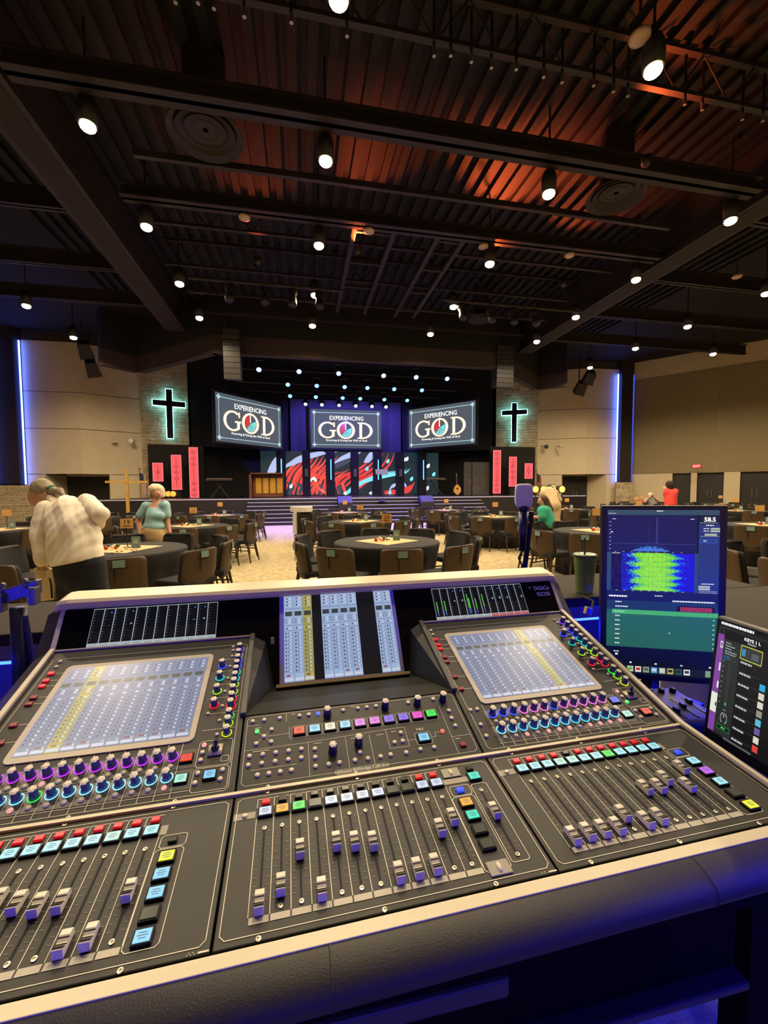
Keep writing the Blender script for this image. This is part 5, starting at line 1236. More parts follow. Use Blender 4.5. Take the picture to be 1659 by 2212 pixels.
def fader(u, wcap, slot_w=(.0375, .154)):
    mid = (slot_w[0]+slot_w[1])/2
    put('fader_slot', slot_me, con, PM('L', u, mid)); put('fader_scale', tick_me, con, PM('L', u, mid))
    put('panel_screw', screw_me, con, PM('L', u, slot_w[1]-.0005)); put('panel_screw', screw_me, con, PM('L', u, slot_w[0]))
    c = put('fader_cap', cap_me, con, PM('L', u, wcap, .0012), .0008); put('grip_line', grip_me, c)
    return c
# ---- fader sections
caps = {-1: [.12, .11, .1, .1, .1135, .104, .097, .095, .044, .0455, .0925, .0925], 0: [.0437, .0605, .1053, .044, .1064, .1012, .0959, .0438, .044, .0444, .0964, .1103], 1: [.0434, .0448, .0446, .044, .0614, .0437, .045, .0977, .0957, .1083, .0878, .1236]}
caps[-1] = [.11, .1, .06, .12, .112, .113, .1043, .0967, .095, .0439, .0458, .0925]
swc = {-1: ['rd']*12, 0: ['rd', 'bk', 'bk', 'bk', 'bk', 'bk', 'bk', 'bk', 'bk', 'bk', 'rd', 'rd'], 1: ['rd']*4+['bk']+['rd']*7}
kyc = {-1: ['cy', 'wh', 'cy', 'lg', 'cy', 'cy', 'cy', 'cy', 'cy', 'lg', 'cy', 'cy'], 0: ['wh', 'or_', 'gr', 'dk', 'wh', 'wh', 'wh', 'wh', 'dk', 'dk', 'wh', 'wh'], 1: ['cy', 'cy', 'cy', 'lg', 'lg', 'cy', 'cy', 'gr', 'cy', 'cy', 'cy', 'cy']}
lseg = []
for k in (-1, 0, 1):
    o = k*MOD
    for i in range(12):
        u = o-.1713+i*FP
        fader(u, caps[k][i]); switch('L', u, .2015, swc[k][i]); key('L', u, .1815, kyc[k][i])
        put('fader_tab', tab_me, con, PM('L', u, .0265))
        lseg += [(u-FP/2, .031, u-FP/2, .172), (u-FP/2, .192, u-FP/2, .209), (u-FP/2, .209, u+FP/2-.002, .209)]
    lseg += [(o-.1713+11.5*FP, .031, o-.1713+11.5*FP, .172)]
    lseg += rrect(o-.2145, .0115, o+.2145, .2155, .006)
    lseg += rrect(o+.124, .022, o+.163, .148, .004)+rrect(o+.128, .15, o+.163, .17, .003)
    MB().rect(-.018, -.006, .014, .006, .0005).build('grey_label', M_GREYP, con, PM('L', o-.2, .181))
    button('L', o-.202, .181)
    if k: MB().rect(-.006, -.008, .006, .008, .0005).build('grey_label', M_GREYP, con, PM('L', o+.126, .181))
    for sc_ in (-.17, -.02, .13): put('panel_screw', screw_me, con, PM('L', o+sc_, .006)); put('panel_screw', screw_me, con, PM('L', o+sc_, .2215)); put('panel_screw', screw_me, con, PM('U', o+sc_, .0055))
    dotp = MB()
    for q in range(5): dotp.rect(-.004+q*.002, (.001 if q % 2 else -.001), -.003+q*.002, (.002 if q % 2 else 0), .0006)
    dotp.rect(.008, -.001, .02, .001, .0006); dotp.build('maker_print', M_LINE, con, PM('L', o+.20, .006)); 
cols = {-1: ['ye', 'sb', 'sb', 'dk', 'sb'], 0: ['or_', 'te', 'dk', 'dk'], 1: ['cy', 'pu', 'cy', 'dk', 'ye']}
for k, c in cols.items():
    switch('L', k*MOD+.1445, .16, {-1: 'bk', 0: 'bl', 1: 'bl'}[k])
    for i, cc_ in enumerate(c): key('L', k*MOD+.1445+(.006 if k == 1 else -.001), .1335-i*.0248, cc_)
fader(.1795, .1078); switch('L', .1795, .2015, 'bk'); key('L', .1795, .1823, 'te')
lseg += rrect(.1665, .028, .1945, .168, .003)
lines('L', lseg)
for u, w_, lb in ((.143, .1995, 0), (.1445, .025, 0)):
    MB().box((0, 0, .001), (.032, .0205, .002)).build('thumb_plate', M_GREYP, con, PM('L', u, w_), False, .001)
    MB().ball((0, 0, .002), .006, 12, 6, (.6, 1.3, .5)).build('thumb_light', M_TRIM, con, PM('L', u, w_), True)
MB().rect(-.03, -.0055, .022, .0055, .0005).build('grey_label', M_GREYP, con, PM('L', .152, .1815))
# ---- channel sections with touch screens (left and right)
def lcd_strips(name, pl, u0, u1, w0, w1, n, hl, base, parent_frame, offc=None, dim=1.0):
    pal = [glow('lcd_base_'+base, base, .85*dim), glow('lcd_hl_%s' % base, '#b8b060', .8*dim), glow('lcd_lt_%s' % base, '#d0d8ea', .85*dim), glow('lcd_dk_%s' % base, '#3c4048', .5*dim), glow('lcd_rd_%s' % base, '#b05050', .5*dim), glow('lcd_gr_%s' % base, '#505a5a', .5*dim), glow('lcd_knob_%s' % base, '#5a608c', .5*dim), glow('lcd_gap_%s' % base, '#1c1e22', .5*dim)]
    m_ = MB(); cw = (u1-u0)/n; H = w1-w0; rnd = random.Random(hash(name) % 100)
    for i in range(n):
        a = u0+i*cw; b = a+cw
        if offc and i in offc: m_.rect(a, w0, b, w1, 0, 7); continue
        m_.rect(a, w0, b, w1, 0, 1 if i in hl else 0)
        m_.rect(b-cw*.03, w0, b, w1, .00005, 6)
        def R_(x0, y0, x1, y1, mi): m_.rect(a+cw*x0, w0+H*y0, a+cw*x1, w0+H*y1, .0001, mi)
        def K_(x, y, r=.1, mi=6):
            pts = [(a+cw*(x+r*math.cos(t*PI/3)), w0+H*y+cw*r*math.sin(t*PI/3), .0001) for t in range(6)]; m_.add(pts, [tuple(range(6))], mi)
        R_(.05, .012, .92, .042, 2)
        for r in range(3): K_(.35, .95-.04*r, .1, 4 if r == 0 else 6); R_(.52, .935-.04*r, .75, .955-.04*r, 2)
        R_(.12, .735, .85, .79, 5); R_(.05, .82, .92, .825, 6)
        for r in range(3): R_(.1+.1*r, .64, .13+.1*r, .71, 5); 
        for r in range(2): R_(.5, .65+.03*r, .72, .67+.03*r, 2); K_(.85, .66+.03*r, .07)
        R_(.05, .62, .92, .624, 6); K_(.3, .59); R_(.55, .58, .78, .6, 2); R_(.05, .56, .92, .564, 6)
        for r in range(11):
            y = .535-.042*r; K_(.2, y, .1); K_(.45, y+.006, .06); R_(.38, y-.008, .55, y-.003, 6); R_(.6, y-.011, .76, y+.004, 2); R_(.8, y-.004, .88, y+.004, 6); R_(.05, y-.02, .92, y-.0175, 6)
        if rnd.random() < .6: R_(.2, .06, .6, .075, 4)
        R_(.65, .052, .8, .066, 2)
    return m_.build(name, pal, con, parent_frame)
def section(k, hl, ring1, ring2, mk):
    o = k*MOD; dx = 0 if k < 0 else -.006; f = PM('U', o, 0, 0)
    bz = MB(); u0, u1, w0, w1 = -.168+dx, .1365+dx, .117, .3625
    ol = []
    for cx, cy, a0 in ((u1-.012, w1-.012, 0), (u0+.012, w1-.012, 90), (u0+.012, w0+.012, 180), (u1-.012, w0+.012, 270)):
        for j in range(5): a = math.radians(a0+j*22.5); ol.append((cx+.012*math.cos(a), cy+.012*math.sin(a)))
    bz.prism(ol, 0, .0022, 'z'); bz.build('screen_bezel', mat('pale_bezel', '#bdb3a6', .4), con, f)
    lcd_strips('channel_display', 'U', u0+.0105, u1-.0105, w0+.0125, w1-.0115, 12, hl, '#808db0', PM('U', o, 0, .0026))
    sw = [(.3425, 'rd'), (.321, 'rd'), (.305, 'rd'), (.2735, 'dr'), (.2565, 'dr'), (.205, 'dr'), (.166, 'dr')]
    us = -.193 if k < 0 else -.202
    button('U', o+us, .3815); button('U', o+us, .364)
    for w_, c in sw: switch('U', o+us, w_, c)
    inner = [(.317, 'bl'), (.279, 'te'), (.239, 'yg'), (.2005, 'rd')]
    outer = [(.371, 'vi'), (.3495, 'wp'), (.3297, 'bl'), (.3105, 'bl'), (.291, 'te'), (.272, 'te'), (.253, 'yg'), (.2327, 'yg'), (.212, 'rd'), (.193, 'rd'), (.1675, 'gr'), (.149, 'yg'), (.127, 'ye')]
    for w_, c in inner: encoder('U', o+.1605, w_, c)
    for w_, c in outer: encoder('U', o+.1935, w_, c)
    for u, w_ in ((.1765, .383), (.178, .3695), (.178, .348), (.1775, .3135), (.1775, .275), (.1765, .236), (.1765, .196), (.1515, .18), (.176, .159), (.176, .126)): button('U', o+u, w_, None, .85)
    for i in range(12):
        u = o-.1575+dx+i*.0241
        encoder('U', u, .0895, ring1[i], 1.05); button('U', u, .0705, 'pk' if i in mk[0] else None)
        encoder('U', u, .0495, ring2[i], 1.05); button('U', u, .0315, 'pk' if i in mk[1] else None)
    for w0_, w1_ in ((.063, .101), (.0235, .0605)): MB().rect(-.175+dx, w0_, .147+dx, w1_, .0004).build('grey_strip', mat('strip_grey', '#45423e', .4), con, f)
    key('U', o+.132+dx*.5, .0815, mk[2]); key('U', o+.131+dx*.5, .0425, mk[3])
    # joystick
    jy = MB().box((0, 0, .002), (.024, .021, .004)).build('joystick_plate', M_HOOD, con, PM('U', o+.1785, .091), .003)
    MB().ball((0, 0, .007), .0075, 12, 6, (1, 1, .8)).tube((0, 0, .008), (.002, .005, .02), .003, .004, 8).build('joystick', KBD, jy, None, True)
    for u, w_, c in ((.157, .106, 'pk'), (.1565, .09, None), (.156, .0745, 'gr' if k > 0 else None), (.156, .0495, None), (.1545, .032, None), (.196, .0495, None), (.1945, .0325, None)): button('U', o+u, w_, c)
    key('U', o+.1765, .0425, 'rd' if k > 0 else 'sb', 1.0)
    L_ = rrect(o-.2085, .011, o+.2095, .3905, .006)
    for i in range(13): u = o-.1695+dx+i*.0241; L_ += [(u, .0115, u, .1165)]
    L_ += [(o-.175+dx, .0205, o+.147, .0205)]
    for w_, c in sw: L_ += [(o+us+.0065, w_, o-.168+dx, w_)]
    for w_ in (.3385, .299, .2575, .2195, .178, .139): L_ += [(o+.148, w_, o+.2075, w_)]
    L_ += rrect(o+.149, .0605, o+.2065, .114, .004)+rrect(o+.149, .015, o+.2065, .058, .004)+rrect(o+.1905, .067, o+.2035, .078, .001)
    if k > 0:
        for u, w_ in ((-.205, .1065), (-.1895, .1065), (-.199, .068), (-.1995, .0405)): button('U', o+u, w_)
    lines('U', L_)
    # meters
    mh = .0955
    pal = [glow('meter_white', '#b9c4c8', .8), glow('meter_black', '#15171a', .5), glow('meter_green', '#5ad83a', 1.2), glow('meter_blue', '#4868d8', 1.2), glow('meter_text', '#9aa4a8', .7), glow('meter_red', '#d83a38', .9), glow('meter_yellow', '#d8d040', 1.0)]
    m_ = MB(); W_ = .288; cw = W_/12
    m_.rect(-W_/2, 0, W_/2, mh, 0, 0)
    rnd = random.Random(4+k)
    for i in range(12):
        a = -W_/2+i*cw
        m_.rect(a+.0009, .0105, a+cw-.0009, mh-.0015, .0001, 1)
        m_.rect(a+.0015, .0015, a+cw-.0015, .0085, .0001, 5 if (k > 0 and i > 6) else 0); m_.rect(a+.004, .004, a+cw-.004, .006, .0002, 4)
        for t in range(11): m_.rect(a+.003, .017+t*.0071, a+.0055+(t % 2)*.0012, .0176+t*.0071, .0002, 4)
        if k > 0 and i in (0, 1, 4, 5, 6):
            h = (.04, .042, .058, .044, .055)[(0, 1, 4, 5, 6).index(i)]
            m_.rect(a+.0075, .0145, a+.0095, .0145+h*.3, .0003, 3); m_.rect(a+.0075, .0145+h*.3, a+.0095, .0145+h, .0003, 2)
            if i == 4: m_.rect(a+.0115, .0145, a+.0135, .05, .0003, 3); m_.rect(a+.0115, .03, a+.0135, .06, .0004, 2)
        if i in ((1, 3, 9, 10) if k < 0 else (2, 3, 7, 8, 9, 11)): m_.rect(a+.015, .083, a+.0185, .086, .0003, 3); m_.rect(a+.014, .05+rnd.random()*.01, a+.019, .052, .0003, 4)
    m_.build('meter_display', pal, con, PM('M', o-.0135 if k < 0 else o-.0265, .002, .0005))
section(-1, (2,), ['pu']*12, ['lb', 'lb', 'lb', 'gr', 'lb', 'lb', 'lb', 'lb', 'lb', 'lb', 'lb', 'lb'], ((3,), (2, 11), 'rd', 'lg'))
section(1, (8,), ['bl', 'bl', 'bl', 'pk', 'pk', 'pk', 'bl', 'pk', 'pk', 'pk', 'pk', 'pk'], ['lb', 'lb', 'cy', 'cy', 'lb', 'cy', 'cy', 'cy', 'cy', 'lb', 'cy', 'lb'], ((10,), (2, 4, 5, 6, 8, 9, 10, 11), 'bl', 'lg'))
# logo
letter('DiGiCo', .0165, mat('logo_white', '#f2eef8', .5), con, PM('M', .628, .078, .001), 'logo_lettering', bold=.0003)
sd5 = MB()
def seg7(x, s):
    for a, b, c, d in {'S': [(0, 1, 1, 1), (0, .5, 1, .5), (0, 0, 1, 0), (0, .5, 0, 1), (1, 0, 1, .5)], 'D': [(0, 1, 1, 1), (0, 0, 1, 0), (0, 0, 0, 1), (1, 0, 1, 1)]}[s]:
        t = .0009; x0, x1 = sorted((x+a*.011, x+c*.011)); y0, y1 = sorted((b*.009, d*.009)); sd5.rect(x0-t, y0-t, x1+t, y1+t, .0006)
for i, s in enumerate('SDS'): seg7(i*.0155, s)
sd5.build('logo_lettering', mat('logo_white'), con, PM('M', .607, .055, .0006))
dots = MB()
for i, (x, y) in enumerate([(0, 0), (.003, -.0015), (.006, -.003), (.0045, -.006), (.006, .001), (.009, 0)]): dots.rect(x, y, x+.0018, y+.0018, .0006)
dots.build('logo_dots', mat('logo_white'), con, PM('M', .583, .082, .0006))
# ---- centre screen
MB().box((0, -.0065, .002), (.316, .2425, .005)).build('centre_bezel', mat('bezel_led_tint', '#9a92dc', .35), con, PM('M', 0, 0), False, .003)  # blue LED light on the bezel is painted into its colour
lcd_strips('centre_display', 'M', -.146, .148, -.121, .1035, 12, (2,), '#a6bce2', PM('M', 0, 0, .0048), (3, 8, 9), 1.0)
MB().box((0, 0, .002), (.009, .017, .003)).build('usb_port', M_SCREW, con, PM('M', -.175, -.016), False, .001)
# ---- centre controls
ck = ['rd', 'sb', 'cr', 'sb', 'pk', 'pk', 'vi', 'vi', 'ma', 'gr']
cs = []
for i, c in enumerate(ck):
    u = -.1158+i*.02968; key('U', u, .1088, c, 1.06); cs += rrect(u-.0137, .0958, u+.0137, .1218, .002)
for u, w_ in ((-.059, .139), (.061, .1405), (.131, .1395), (.189, .142), (-.0565, .054), (-.007, .0632)): put('rotary_knob', kn_dark, con, PM('U', u, w_) @ Matrix.Scale(1.15, 4))
CB_ = [(-.2045, .1465), (-.1825, .1465), (-.153, .1465), (-.1143, .1465), (-.0957, .1465), (-.0769, .1465, 'bl'), (-.026, .147), (.0048, .1475), (.0235, .1475), (.0432, .1475), (.113, .146), (.1693, .147), (-.1945, .1215, 'gr'), (-.1677, .1215), (-.1812, .1076), (-.1944, .0936), (-.1674, .0936)]
CB_ += [(-.2045+.0229*i, .0688) for i in range(5)]+[(-.2052+.0229*i, .051) for i in range(5)]+[(-.1884+.0191*i, .0293) for i in range(4)]
CB_ += [(-.0885, .0652), (-.089, .0475), (-.0893, .0297), (-.0661, .0297), (-.047, .03), (-.007, .0447), (.0049, .0297), (-.0186, .03), (.0783, .0746), (.0773, .0557), (.0612, .0552), (.0285, .0298), (.0476, .0305), (.0775, .0302), (.1059, .0325), (.1332, .0325), (.1611, .0652, 'rd'), (.1923, .1122), (.191, .0926), (.1918, .0737)]
for b in CB_: button('U', b[0], b[1], b[2] if len(b) > 2 else None)
key('U', .1195, .0557, 'sb', 1.1); cs += rrect(.1035, .0425, .1355, .0695, .003)
switch('U', .19, .0295, 'dr')
cs += rrect(-.214, .0125, .214, .157, .006)+[(-.214, .136, -.19, .136), (-.14, .136, -.14, .157), (-.129, .092, -.134, .097), (-.134, .097, -.134, .122), (-.214, .0815, -.1, .0815), (-.1, .013, -.1, .0815), (-.03, .013, -.03, .0815), (-.1, .0815, .05, .087), (.016, .013, .016, .0815), (.05, .0435, .05, .087), (.05, .0435, .088, .0435), (.088, .0435, .088, .087), (.05, .087, .088, .087), (.175, .013, .175, .13), (.175, .05, .214, .05), (.0855, .0557, .1035, .0557), (.1355, .056, .145, .056), (.145, .056, .145, .0652), (.145, .0652, .156, .0652), (-.2, .04, -.122, .04), (-.1812, .1076, -.134, .1076), (-.192, .119, -.17, .096), (-.17, .119, -.192, .096)]
lines('U', cs, 'printed_lines', None, .0007)
letter('FIRE', .0085, M_LINE, con, PM('U', .118, .0765, .0007), 'fire_lettering')
tp = MB().rect(-.0465, -.0055, .0465, .0055, 0).build('label_tape', mat('dark_gloss_tape', '#34322d', .4), con, PM('U', -.0085, .0115, .0012) @ RZ(.01))
letter('A)House B)Wedge C)Brdcst', .0085, mat('tape_white_print', '#e8e0cc', .5), tp, T(0, 0, .0003), 'tape_lettering')
for u, w_, l in ((-.2, .0765, .03), (-.2, .1285, .012), (-.09, .0765, .014), (-.02, .0765, .014), (.03, .0765, .014), (-.13, .152, .008), (-.01, .153, .01), (.11, .153, .012), (.165, .153, .01), (.06, .0795, .01), (.18, .044, .01)):
    MB().rect(0, 0, l, .0012, .0006).build('small_print', M_LINE, con, PM('U', u, w_))
# ------------------------------------------------------------------ portrait monitor on the right
def face_frame(pTL, pTR, pBL):
    x = Vector(pTR)-Vector(pTL); y = Vector(pTL)-Vector(pBL); W_ = x.length; x.normalize(); y = (y-x*(y@x)); H = y.length; y.normalize(); z = x.cross(y)
    M_ = Matrix.Identity(4)
    for i in range(3): M_[i][0], M_[i][1], M_[i][2] = x[i], y[i], z[i]
    c = Vector(pTL); 
    for i in range(3): M_[i][3] = c[i]
    return M_, W_, H
mTL, mTR, mBL = at(1301.6, 1092, 1.2), at(1574, 1092, 1.135), at(1301, 1462, 1.215)
MM, mW, mH = face_frame(mTL, mTR, mBL)
base = np.array([(mTL[0]+mTR[0])/2+.06, (mTL[1]+mTR[1])/2+.09, .86])
mon = thing('computer_monitor', 'portrait computer monitor with green spectrum display beside the console', 'monitor', base, 0)
IM = T(-base[0], -base[1], -base[2]) @ MM
MB().box((mW/2, -mH/2, -.013), (mW, mH, .026)).build('monitor_case', mat('monitor_black', '#121118', .35), mon, IM, False, .004)
bz = .0135*1.0; sx0, sx1, sy0, sy1 = bz, mW-.021, -.0125, -mH+.017
SW, SH = sx1-sx0, sy0-sy1
PAL = {}
def pal(hexc, s=1.0):
    k = (hexc, s)
    if k not in PAL: PAL[k] = glow('px_%s_%d' % (hexc.strip('#'), int(s*100)), hexc, s)
    return PAL[k]
class Canvas:
    def __init__(s, x0, y0, W_, H): s.m = MB(); s.x0, s.y0, s.W, s.H = x0, y0, W_, H; s.mats = []; s.l = 0
    def r(s, a, b, c, d, hexc, st=1.0):
        mt = pal(hexc, st)
        if mt not in s.mats: s.mats.append(mt)
        s.l += 1
        s.m.rect(s.x0+a*s.W, s.y0-d*s.H, s.x0+c*s.W, s.y0-b*s.H, .0004+.0000012*s.l, s.mats.index(mt)); return s
    def txt(s, a, b, w_, h, hexc='#e8f0f4', st=.9, rnd=random.Random(1)):
        x = a
        while x < a+w_:
            l = min(rnd.uniform(.012, .03), a+w_-x); s.r(x, b, x+l*.82, b+h, hexc, st); x += l
    def build(s, name, par, M_): return s.m.build(name, s.mats, par, M_)
cv = Canvas(sx0, sy0, SW, SH)
cv.r(0, 0, 1, 1, '#141c34', .8); cv.r(0, 0, 1, .03, '#3c5872', .7); cv.txt(.45, .003, .06, .006); cv.txt(.01, .018, .07, .006, '#a8b8c8')
for i in range(3): cv.r(.01+.018*i, .003, .02+.018*i, .008, '#708090', .6)
cv.r(.005, .032, .81, .252, '#171a58', .75)
for i in range(1, 20): cv.r(.04+.038*i, .045, .0412+.038*i, .245, '#20226a', .8)
for i in range(8): cv.r(.04, .05+.024*i, .8, .0508+.024*i, '#20226a', .8); cv.r(.02, .07+.0235*i, .034, .074+.0235*i, '#c8d0e0', .8)
cv.r(.45, .046, .462, .2, '#404898', .7); cv.r(.385, .046, .388, .2, '#303888', .7); cv.r(.04, .203, .8, .2045, '#6070c0', .6)
cv.r(.045, .052, .08, .056, '#d0d8e8', .8); cv.r(.75, .052, .785, .057, '#d0d8e8', .8); cv.r(.035, .13, .05, .137, '#ffffff', .9)
rr = random.Random(9)
for i in range(90):
    x = .235+.0037*i; c = math.sin(PI*(i/90)**.9); h = .004+.036*c*rr.uniform(.35, 1); cv.r(x, .249-h, x+.0028, .249, '#4a88e8', 1.0)
    h2 = .012+.045*c*rr.uniform(.85, 1.1); cv.r(x, .249-h2, x+.004, .2478-h2+.002, '#3a5ad0', 1.0)
for i in range(9): cv.r(.07+i*.075, .2515, .085+i*.075, .2545, '#b8c4d8', .8)
cv.r(.0, .256, 1, .492, '#32526a', .75); cv.r(.04, .256, .79, .49, '#06063a', .9)
NX, NY = 62, 40
for i in range(NX):
    for j in range(NY):
        x = i/NX; g = 1/(1+math.exp(-(x-.28+.05*math.sin(j*.7)+.03*rr.gauss(0, 1))*26))*1/(1+math.exp((x-.76+.04*math.sin(j*.9+1)*(1+(j % 5 == 0)))*24)); g += rr.gauss(0, .09)
        if x < .12: c = '#0c0626' if rr.random() < .8 else '#2a1648'
        elif g < .15: c = '#1a10c8' if x > .5 else ('#14107a' if rr.random() < .5 else '#1c1cc0')
        elif g < .38: c = '#1a30f0'
        elif g < .58: c = '#2a9ac8'
        elif g < .72: c = '#58c830'
        elif g < .92: c = '#78d81e'
        else: c = '#96e824'
        cv.r(.04+.75*x, .258+.228*j/NY, .04+.75*(i+1)/NX, .258+.228*(j+1)/NY, c, 1.0)
for i in range(18): cv.r(.06+.04*i, .258, .061+.04*i, .487, '#2a5a20', .7)
for y in (.285, .31, .34, .37, .4, .43, .46): cv.r(.3, y, .65, y+.0008, '#2a5a20', .7)
cv.r(.045, .26, .12, .2635, '#e0e8f0', .9)
for i in range(9): cv.r(.08+i*.075, .4865, .1+i*.075, .49, '#b8c4d8', .8)
cv.r(.82, .03, 1, .49, '#2c3f86', .7); cv.r(.82, .03, 1, .082, '#10183c', .8)
for i, y in enumerate((.104, .118)): cv.r(.92, y, 1, y+.0105, '#b8c4b0', .9); cv.txt(.86, y+.002, .05, .005)
cv.txt(.88, .086, .07, .006); cv.txt(.825, .073, .16, .004, '#90a0b8'); cv.r(.87, .138, .975, .15, '#b8c4b0', .9); cv.r(.83, .153, .995, .155, '#c8d0d8', .7)
cv.r(.828, .172, .975, .192, '#3a70e0', .9); cv.r(.832, .1745, .971, .1895, '#203c88', .8); cv.txt(.86, .178, .03, .006)
cv.txt(.85, .432, .11, .005)
for y in (.446, .46): cv.r(.825, y, .925, y+.011, '#b8c4c0', .9)
for y in (.478, .487): cv.txt(.83, y-.002, .16, .004, '#a0a8c0')
cv.r(0, .492, 1, .55, '#142044', .8); cv.txt(.02, .52, .17, .009, '#ffffff', 1.0); cv.txt(.44, .513, .075, .006, '#e0e8f0'); cv.txt(.6, .54, .37, .008, '#e8f0f8', 1.0)
cv.r(0, .55, 1, .607, '#20405a', .7); cv.txt(.08, .556, .06, .007); cv.txt(.08, .584, .12, .007)
cv.r(.64, .572, .97, .612, '#220a28', .8)
for y in (.579, .588, .597): cv.txt(.67, y, .28, .004, '#ff5a48', 1.0)
cv.r(0, .607, 1, .835, '#2c7058', .75); cv.r(0, .607, .05, .633, '#2a6a54', .7); cv.r(.05, .606, 1, .633, '#48b060', .95); cv.txt(.07, .616, .1, .006, '#c8f0c8', .8)
for i in range(7): cv.txt(.08, .642+.028*i, .045, .007); cv.r(.0, .66+.028*i, 1, .6605+.028*i, '#256650', .7); cv.r(.955, .645+.028*i, .97, .652+.028*i, '#d8e8e0', .7)
cv.r(.57, .735, .585, .74, '#e8f8f0', .9)
cv.r(0, .835, 1, .925, '#0a1228', .7); cv.r(0, .925, 1, 1, '#0e1416', .7); cv.txt(.07, .862, .05, .006); cv.r(.085, .876, .11, .888, '#e0e8e8', .9)
for x, c in ((.22, '#e8f0f0'), (.45, '#e8f0f0'), (.68, '#c8d8d8'), (.93, '#e8f0f0')): cv.r(x, .925, x+.02, .934, c, .9)
cv.r(.12, .948, .99, .992, '#1a2426', .7)
for i, c in enumerate(('#c8e0a8', '#f0f0e8', '#98a890', '#5aa8e8', '#b8c8b0', '#c8c060', '#405a50', '#f0f8f4')):
    x = .2+i*.073; cv.r(x, .951, x+.055, .985, c, .85)
    cv.r(x+.008, .958, x+.047, .975, ['#88b868', '#d84038', '#607058', '#e8f4fa', '#e8f0e8', '#3a3a18', '#203028', '#405048'][i], .7)
cv.r(.9, .95, .945, .988, '#8aa888', .8)
cv.build('screen_image', mon, IM)
letter('58.5', .0165, pal('#ffffff', 1.2), mon, IM @ T(sx0+.91*SW, sy0-.056*SH, .0062), 'reading_lettering', bold=.0004)
MB().box((0, 0, .17), (.05, .03, .34)).build('stand_column', mat('monitor_black'), mon, RZ(.35))
MB().box((-.02, -.02, .008), (.22, .18, .016)).build('stand_base', mat('monitor_black'), mon, RZ(.35), False, .004)
# ------------------------------------------------------------------ second screen, right edge
tTL = at(1547.7, 1328, .95); dirx = np.array([-.03, -1.0, 0]); dirx /= np.linalg.norm(dirx)
tTR = tTL+dirx*.26; tBL = at(1521, 1594, .955)
TM, tW, tH = face_frame(tTL, tTR, tBL)
base = np.array([tTL[0]+.05, tTL[1]-.13, .862])
tab = thing('laptop_screen', 'dark tilted screen showing an instrument rack at the right picture edge', 'monitor', base, 0)
IM = T(-base[0], -base[1], -base[2]) @ TM
MB().box((tW/2, -tH/2, -.01), (tW, tH, .02)).build('screen_case', mat('monitor_black'), tab, IM, False, .006)
MB().box((.06, .0, .05), (.05, .12, .1)).build('screen_support', mat('monitor_black'), tab)
CW = .235
cv = Canvas(.0, .035*tH, CW, 1.06*tH)
# fractions measured along the screen: x over the full width, y over the full height
cv.r(.045, .075, .97, .90, '#17181a', .6)
cv.txt(.06, .068, .3, .018, '#f4f8f8', 1.0); cv.r(.045, .1, .5, .115, '#2e3030', .6)
for i in range(5): cv.r(.055+.02*i, .101, .065+.02*i, .108, '#585a5a', .6)
cv.r(.045, .115, .105, .845, '#8a4aa8', .85); cv.r(.045, .115, .105, .16, '#303234', .6); cv.r(.045, .6, .105, .745, '#e8eedc', .95); cv.r(.045, .845, .2, .885, '#8a4aa8', .85)
cv.r(.062, .125, .082, .15, '#0c0c10', .6); cv.r(.075, .21, .1, .26, '#f0f0f0', .9); cv.r(.08, .218, .095, .25, '#8a4aa8', .85); cv.r(.085, .37, .1, .43, '#f0e8f8', .9); cv.r(.085, .51, .102, .56, '#f0f0e8', .9); cv.r(.09, .67, .103, .695, '#283028', .6)
cv.r(.105, .125, .26, .885, '#343836', .6); cv.r(.105, .125, .45, .185, '#0e0f10', .6)
for y, w_ in ((.205, .05), (.225, .09), (.245, .06), (.265, .11), (.282, .1)): cv.txt(.125, y, w_, .009, '#a8aeb0', .8)
cv.r(.122, .305, .175, .33, '#3a88b0', .8); cv.r(.126, .309, .171, .326, '#205070', .6); cv.r(.19, .31, .23, .328, '#606868', .6); cv.r(.194, .313, .226, .325, '#202424', .6)
for i in range(9): cv.r(.118, .345+.038*i, .132, .349+.038*i, '#c0c4c0', .7)
cv.r(.176, .345, .179, .66, '#585e58', .7); cv.r(.19, .345, .193, .66, '#585e58', .7); cv.r(.178, .64, .192, .66, '#40d060', .9)
m6 = [(.185+.03*math.cos(t*PI/9), .755+.038*math.sin(t*PI/9)) for t in range(18)]
for i in range(15):
    a, b = m6[(i+6) % 18], m6[(i+7) % 18]; cv.r(min(a[0], b[0])-.002, min(a[1], b[1])-.002, max(a[0], b[0])+.002, max(a[1], b[1])+.002, '#9aa0a0', .7)
cv.r(.183, .725, .187, .75, '#f0f0f0', .9); cv.txt(.17, .69, .03, .008, '#90969a', .7); cv.r(.125, .81, .25, .845, '#308848', .8); cv.r(.129, .815, .246, .84, '#16261a', .6); cv.txt(.17, .822, .04, .01, '#60e070', .9)
cv.r(.265, .185, .45, .285, '#d8d848', .95); cv.r(.27, .191, .445, .279, '#404444', .6); cv.r(.278, .21, .31, .26, '#4098c8', .8); cv.r(.33, .21, .335, .26, '#707474', .6); cv.r(.36, .22, .42, .265, '#6a7472', .6)
for i in range(8): cv.r(.262, .292+.079*i, .45, .295+.079*i, '#505452', .6); cv.txt(.275, .3+.079*i, .1, .013, '#d0d4d2', .85)
for i, c in enumerate(('#30b8e8', '#e8e0c8', '#e8e4d0', '#a09a90', '#60c8e0', '#7060a8', '#e8e8d0', '#e84848')): cv.r(.455, .4+.06*i, .5, .445+.06*i, c, .85)
cv.r(.2, .885, .45, .9, '#707472', .6)
cv.build('screen_image', tab, IM)
letter('KEYS 1 L', .0088, pal('#ffffff', 1.1), tab, IM @ T(.355*CW, -.114*tH, .0009), 'preset_lettering', bold=.000211)
